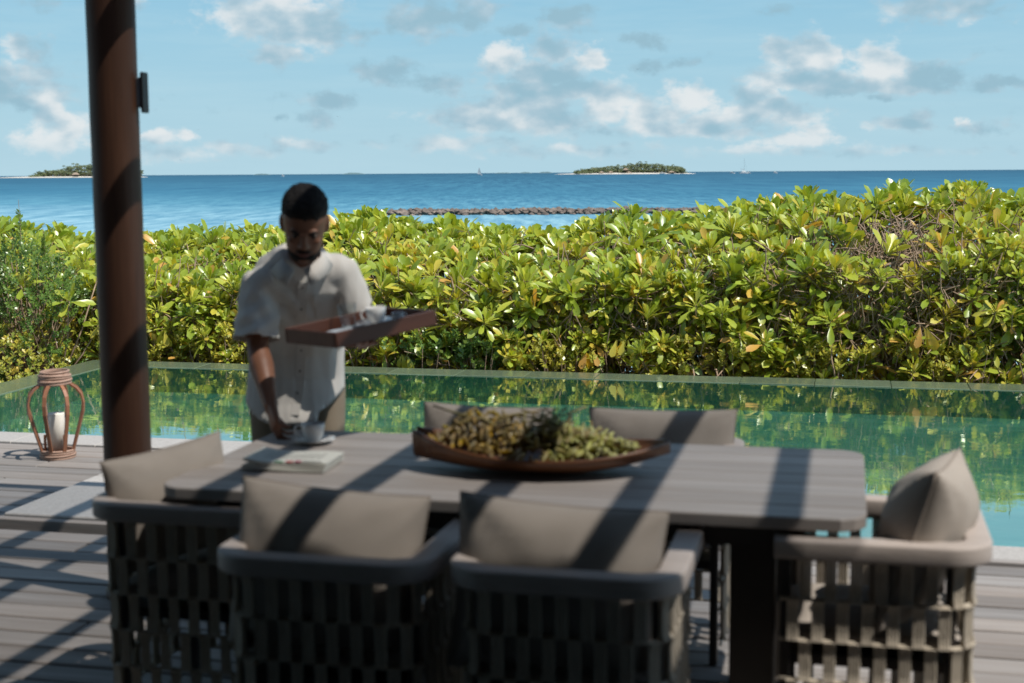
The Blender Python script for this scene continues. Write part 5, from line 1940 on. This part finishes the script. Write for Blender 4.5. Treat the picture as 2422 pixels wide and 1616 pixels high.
# ---- palm islands
def crown(q, x, y, z, s_, rn, n=9):
    for k_ in range(n):
        ph = 2 * PI * k_ / n + rn.uniform(-0.3, 0.3)
        el_ = rn.uniform(-0.1, 0.7)
        L = s_ * rn.uniform(0.8, 1.15)
        c, s2 = math.cos(ph), math.sin(ph)
        w = L * 0.17
        p = [(0, 0), (L * 0.45, L * 0.28 * el_ + 0.1 * L), (L * 0.85, L * (0.28 * el_ - 0.12)), (L * 1.05, L * (0.2 * el_ - 0.42))]
        vs = []
        for (r, h) in p:
            ww = w * (1 if r else 0.4)
            vs += [(x + r * c - ww * s2, y + r * s2 + ww * c, z + h - 0.08 * L), (x + r * c, y + r * s2, z + h), (x + r * c + ww * s2, y + r * s2 - ww * c, z + h - 0.08 * L)]
        fs = []
        for i in range(3):
            a = i * 3
            fs += [(a, a + 1, a + 4, a + 3), (a + 1, a + 2, a + 5, a + 4)]
        q.add(vs, fs)


def clump(q, x, y, z, r, rn, n=26):
    for k_ in range(n):
        v = Vector((rn.gauss(0, 1), rn.gauss(0, 1), rn.gauss(0, 0.8))).normalized()
        c = Vector((x, y, z)) + Vector((v.x * r, v.y * r, v.z * r * 0.75)) * rn.uniform(0.6, 1.0)
        s_ = r * rn.uniform(0.22, 0.4)
        a = Vector((rn.gauss(0, 1), rn.gauss(0, 1), rn.gauss(0, 1))).normalized() * s_
        b = a.cross(v).normalized() * s_
        q.add([c - a, c + b, c + a, c - b], [(0, 1, 2, 3)])


def island(xc, yc, half, prof, label, seed, sand_l, sand_r):
    rn = random.Random(seed)
    q = MB()
    rings = []
    n = 24
    for k_ in range(n + 1):
        x = -half - sand_l + (2 * half + sand_l + sand_r) * k_ / n
        t = abs(2 * k_ / n - 1)
        dpt = 55 * (1 - t ** 2.5) + 3
        h = 2.2 * (1 - t ** 3) + 0.45
        rings.append([(x, -dpt, -0.2), (x, -dpt * 0.7, h * 0.6), (x, -dpt * 0.3, h), (x, dpt * 0.3, h), (x, dpt, -0.2)])
    q.loft(rings)
    o = q.build('island_beach', M['sand'], None, smooth=True); o.location = (xc, yc, sea_z)
    tag(o, 'white coral sand beach of the ' + label, kind='structure')
    pc_, tk = MB(), MB()
    for i in range(520):
        x = rn.uniform(-half, half)
        y = rn.uniform(-32, 30)
        top = interp(x / half, prof)
        h = 1.2 * top * rn.uniform(0.55, 1.0) * (1.22 if rn.random() < 0.12 else 1.0) * (1 - 0.25 * max(0, -y / 32))
        if y < -20: h *= rn.uniform(0.45, 0.9)
        crown(pc_, x, y, h + 0.5, rn.uniform(2.4, 3.8), rn)
        if h > 5:
            tk.tube([(x + rn.uniform(-1, 1), y, 1), (x, y, h + 0.5)], 0.22, 4, cap=False)
        if i % 2 == 0:
            clump(pc_, rn.uniform(-half, half) * 0.98, rn.uniform(-26, 25), top * rn.uniform(0.2, 0.55), rn.uniform(2, 4), rn)
    g = pc_.build('palm_grove', M['palm'], None); g.location = (xc, yc, sea_z)
    tag(g, 'dense coconut palm grove covering the ' + label, kind='stuff')
    t_ = tk.build('palm_trunks', M['trunk'], g)
    t_['kind'] = 'stuff'


DI = 2500.0
def px2x(px): return (px - 1211) / 3364 * DI
# right island: centre of the horizon; left island: behind the round column
island((px2x(1361) + px2x(1618)) / 2, DI, (px2x(1618) - px2x(1361)) / 2,
       [(-1, 4), (-0.85, 7), (-0.6, 8.5), (-0.35, 11.5), (-0.1, 12), (0.15, 14.5), (0.4, 15), (0.55, 14.5), (0.75, 11), (0.93, 11), (1, 7)], 'island in the middle of the horizon', 1, 36, 20)
island((px2x(92) + px2x(338)) / 2, DI, (px2x(338) - px2x(92)) / 2,
       [(-1, 4), (-0.85, 8), (-0.55, 12), (-0.3, 17), (0.0, 18), (0.3, 19), (0.7, 17), (1, 9)], 'island behind the round column', 2, 70, 14)


def hut(label, x, w, h, y=-34, z=1.0, cat='hut'):
    root = thing('beach_hut', label, cat, (x, DI + y, sea_z + z), 0, 'thatched huts on the far island')
    q = MB(); q.box(0, 0, h * 0.22, w * 0.75, 6, h * 0.45); q.build('wall', M['wall'], root)
    q = MB(); q.loft([[(-w / 2, -5, h * 0.42), (w / 2, -5, h * 0.42), (w / 2, 5, h * 0.42), (-w / 2, 5, h * 0.42)], [(-w * 0.12, -0.6, h), (w * 0.12, -0.6, h), (w * 0.12, 0.6, h), (-w * 0.12, 0.6, h)]])
    q.build('roof', M['thatch'], root)


hut('low thatched hut near the left end of the middle island', px2x(1421), 9, 4.2)
hut('low thatched hut left of the tall roof on the middle island', px2x(1442), 9, 4.5)
hut('tall pointed thatched roof among the palms of the middle island', px2x(1477), 10, 5.5, -34, 5.0)
hut('long low thatched hut right of the tall roof on the middle island', px2x(1484), 12, 3.5)
hut('low thatched hut near the right end of the middle island', px2x(1583), 12, 4.2)
hut('dark pavilion among the palms of the left island beside the column', px2x(205), 12, 6.5, -40, 2.5, 'pavilion')

far = MB()
for (px0, px1, h, seed) in ((608, 645, 7, 1), (816, 868, 10, 2), (1172, 1212, 5, 3), (1230, 1260, 7, 4), (1276, 1310, 8, 5)):
    q = MB(); rn = random.Random(seed)
    D2 = 9000.0
    x0, x1 = (px0 - 1211) / 3364 * D2, (px1 - 1211) / 3364 * D2
    rings = []
    for k_ in range(15):
        t = k_ / 14
        hh = h * (1 - abs(2 * t - 1) ** 3) * rn.uniform(0.75, 1.1) + 1
        x = x0 + (x1 - x0) * t
        rings.append([(x, -40, -1), (x, -20, hh), (x, 20, hh), (x, 40, -1)])
    q.loft(rings); o = q.build('distant_islet', M['far_isle'], None); o.location = (0, D2, sea_z)
    tag(o, 'faint low islet on the horizon', kind='structure')


# ---- boats
def hull_mb(L, W, H):
    rings = []
    for (t, w, zz) in ((-0.5, 0.75, 0.0), (-0.2, 1, 0), (0.15, 0.95, 0.02), (0.38, 0.55, 0.06), (0.5, 0.05, 0.14)):
        rings.append([(L * t, -W / 2 * w * 0.6, -0.1), (L * t, -W / 2 * w, H * (0.8 + zz * 2)), (L * t, W / 2 * w, H * (0.8 + zz * 2)), (L * t, W / 2 * w * 0.6, -0.1)])
    q = MB(); q.loft(rings)
    return q


def boat(name, label, cat, px, L, kind, flip=1):
    root = thing(name, label, cat, ((px - 1211) / 3364 * 2300.0, 2300.0, sea_z), 0 if flip > 0 else PI)
    if kind == 'sail':
        hull_mb(L, L * 0.3, 1.2).build('hull', M['whitewash'], root)
        q = MB(); q.tube([(0, 0, 1), (0, 0, 13.5)], 0.12, 6); q.build('mast', M['whitewash'], root)
        q = MB(); q.loft([[(0.15, -0.05, 2), (-3.6, 0.6, 2.2), (-3.6, 0.66, 2.2), (0.15, 0.05, 2)], [(0.1, 0, 7), (-2.2, 0.5, 7), (-2.2, 0.55, 7), (0.1, 0.04, 7)], [(0.05, 0, 13.3), (-0.1, 0, 13.3), (-0.1, 0.03, 13.3), (0.05, 0.03, 13.3)]]); q.build('mainsail', M['whitewash'], root)
        q = MB(); q.loft([[(3.2, -0.05, 1.6), (0.3, 0.7, 1.8), (0.3, 0.75, 1.8), (3.2, 0, 1.6)], [(0.25, 0, 11.5), (0.15, 0, 11.5), (0.15, 0.03, 11.5), (0.25, 0.03, 11.5)]]); q.build('jib', M['whitewash'], root)
    elif kind == 'catamaran':
        for s_ in (-1, 1):
            h_ = hull_mb(L, 2.0, 2.2); h_.v = [(x, y + s_ * 3, z) for x, y, z in h_.v]; h_.build('hull', M['whitewash'], root)
        q = MB(); q.box(0, 0, 2.2, L * 0.62, 6.5, 0.6); q.box(-0.5, 0, 3.4, L * 0.42, 5, 1.9, ch=0.3); q.box(-L * 0.12, 0, 6.0, L * 0.3, 4.5, 0.25); q.build('cabin', M['whitewash'], root)
        q = MB(); q.tube([(0.8, 0, 3), (0.4, 0, 24)], [0.22, 0.12], 6); q.tube([(0.7, 0, 6.6), (-5.5, 0, 7.4)], 0.25, 6); q.build('mast', M['grey_metal'], root)
        q = MB(); q.tube([(L * 0.48, 0, 2), (0.4, 0, 23.6)], 0.05, 4); q.build('forestay', M['grey_metal'], root)
    else:
        hull_mb(L, L * 0.3, 1.7).build('hull', M['whitewash'], root)
        q = MB(); q.box(-L * 0.05, 0, 2.3, L * 0.5, L * 0.2, 1.4, ch=0.2); q.box(-L * 0.1, 0, 3.9, L * 0.32, L * 0.18, 0.2); q.build('cabin', M['whitewash'], root)
        q = MB(); q.box(-L * 0.02, 0, 2.5, L * 0.52, L * 0.205, 0.5); q.build('window', M['black'], root)
    return root


boat('sailing_boat', 'small boat under white sail alone on the horizon left of the middle island', 'sailboat', 1137, 9, 'sail')
boat('motor_yacht', 'white motor yacht left of the catamaran on the horizon', 'motorboat', 1731, 9, 'motor')
boat('catamaran', 'white catamaran with a tall bare mast anchored on the horizon', 'catamaran', 1758, 14, 'catamaran')
boat('motor_yacht', 'small dark-windowed motorboat just right of the catamaran', 'motorboat', 1769, 8, 'motor', -1)
boat('motor_yacht', 'lone white motorboat farthest right on the horizon', 'motorboat', 1832, 7, 'motor')
boat('motor_yacht', 'white motorboat moored off the right end of the middle island', 'motorboat', 1567, 10, 'motor')
boat('motor_yacht', 'tiny dark boat on the horizon between the two low islets at left', 'motorboat', 675, 5, 'motor')


# ---- sea birds
def bird(label, x, y, z, s_, bank):
    root = thing('sea_bird', label, 'bird', (x, y, z))
    root.rotation_euler = (0, R(bank), R(20))
    q = MB(); q.loft([ering((0, -0.18 * s_, 0), 0.01 * s_, 0.01 * s_, X, Z, 8), ering((0, -0.1 * s_, 0), 0.04 * s_, 0.04 * s_, X, Z, 8), ering((0, 0.05 * s_, 0), 0.045 * s_, 0.04 * s_, X, Z, 8), ering((0, 0.2 * s_, 0), 0.015 * s_, 0.01 * s_, X, Z, 8)]); q.build('body', M['bird'], root)
    for sd in (-1, 1):
        q = MB(); q.loft([[(sd * 0.02 * s_, -0.07 * s_, 0), (sd * 0.02 * s_, 0.08 * s_, 0), (sd * 0.02 * s_, 0.08 * s_, 0.01 * s_)], [(sd * 0.22 * s_, -0.1 * s_, 0.09 * s_), (sd * 0.22 * s_, 0.03 * s_, 0.09 * s_), (sd * 0.22 * s_, 0.03 * s_, 0.1 * s_)], [(sd * 0.5 * s_, 0.05 * s_, 0.02 * s_), (sd * 0.5 * s_, 0.09 * s_, 0.02 * s_), (sd * 0.5 * s_, 0.09 * s_, 0.025 * s_)]]); q.build('wing', M['bird'], root)


bird('small white sea bird low over the horizon right of the column', -46, 200, 3.7, 1.3, 25)
bird('tiny sea bird higher up right of the column', -43.5, 200, 7.9, 0.7, -10)
bird('tiny sea bird above the clouds left of the photo middle', -24, 200, 9.6, 0.9, 15)
bird('tiny dark bird in the sky right of the photo middle', 17.6, 200, 15.8, 0.7, 0)
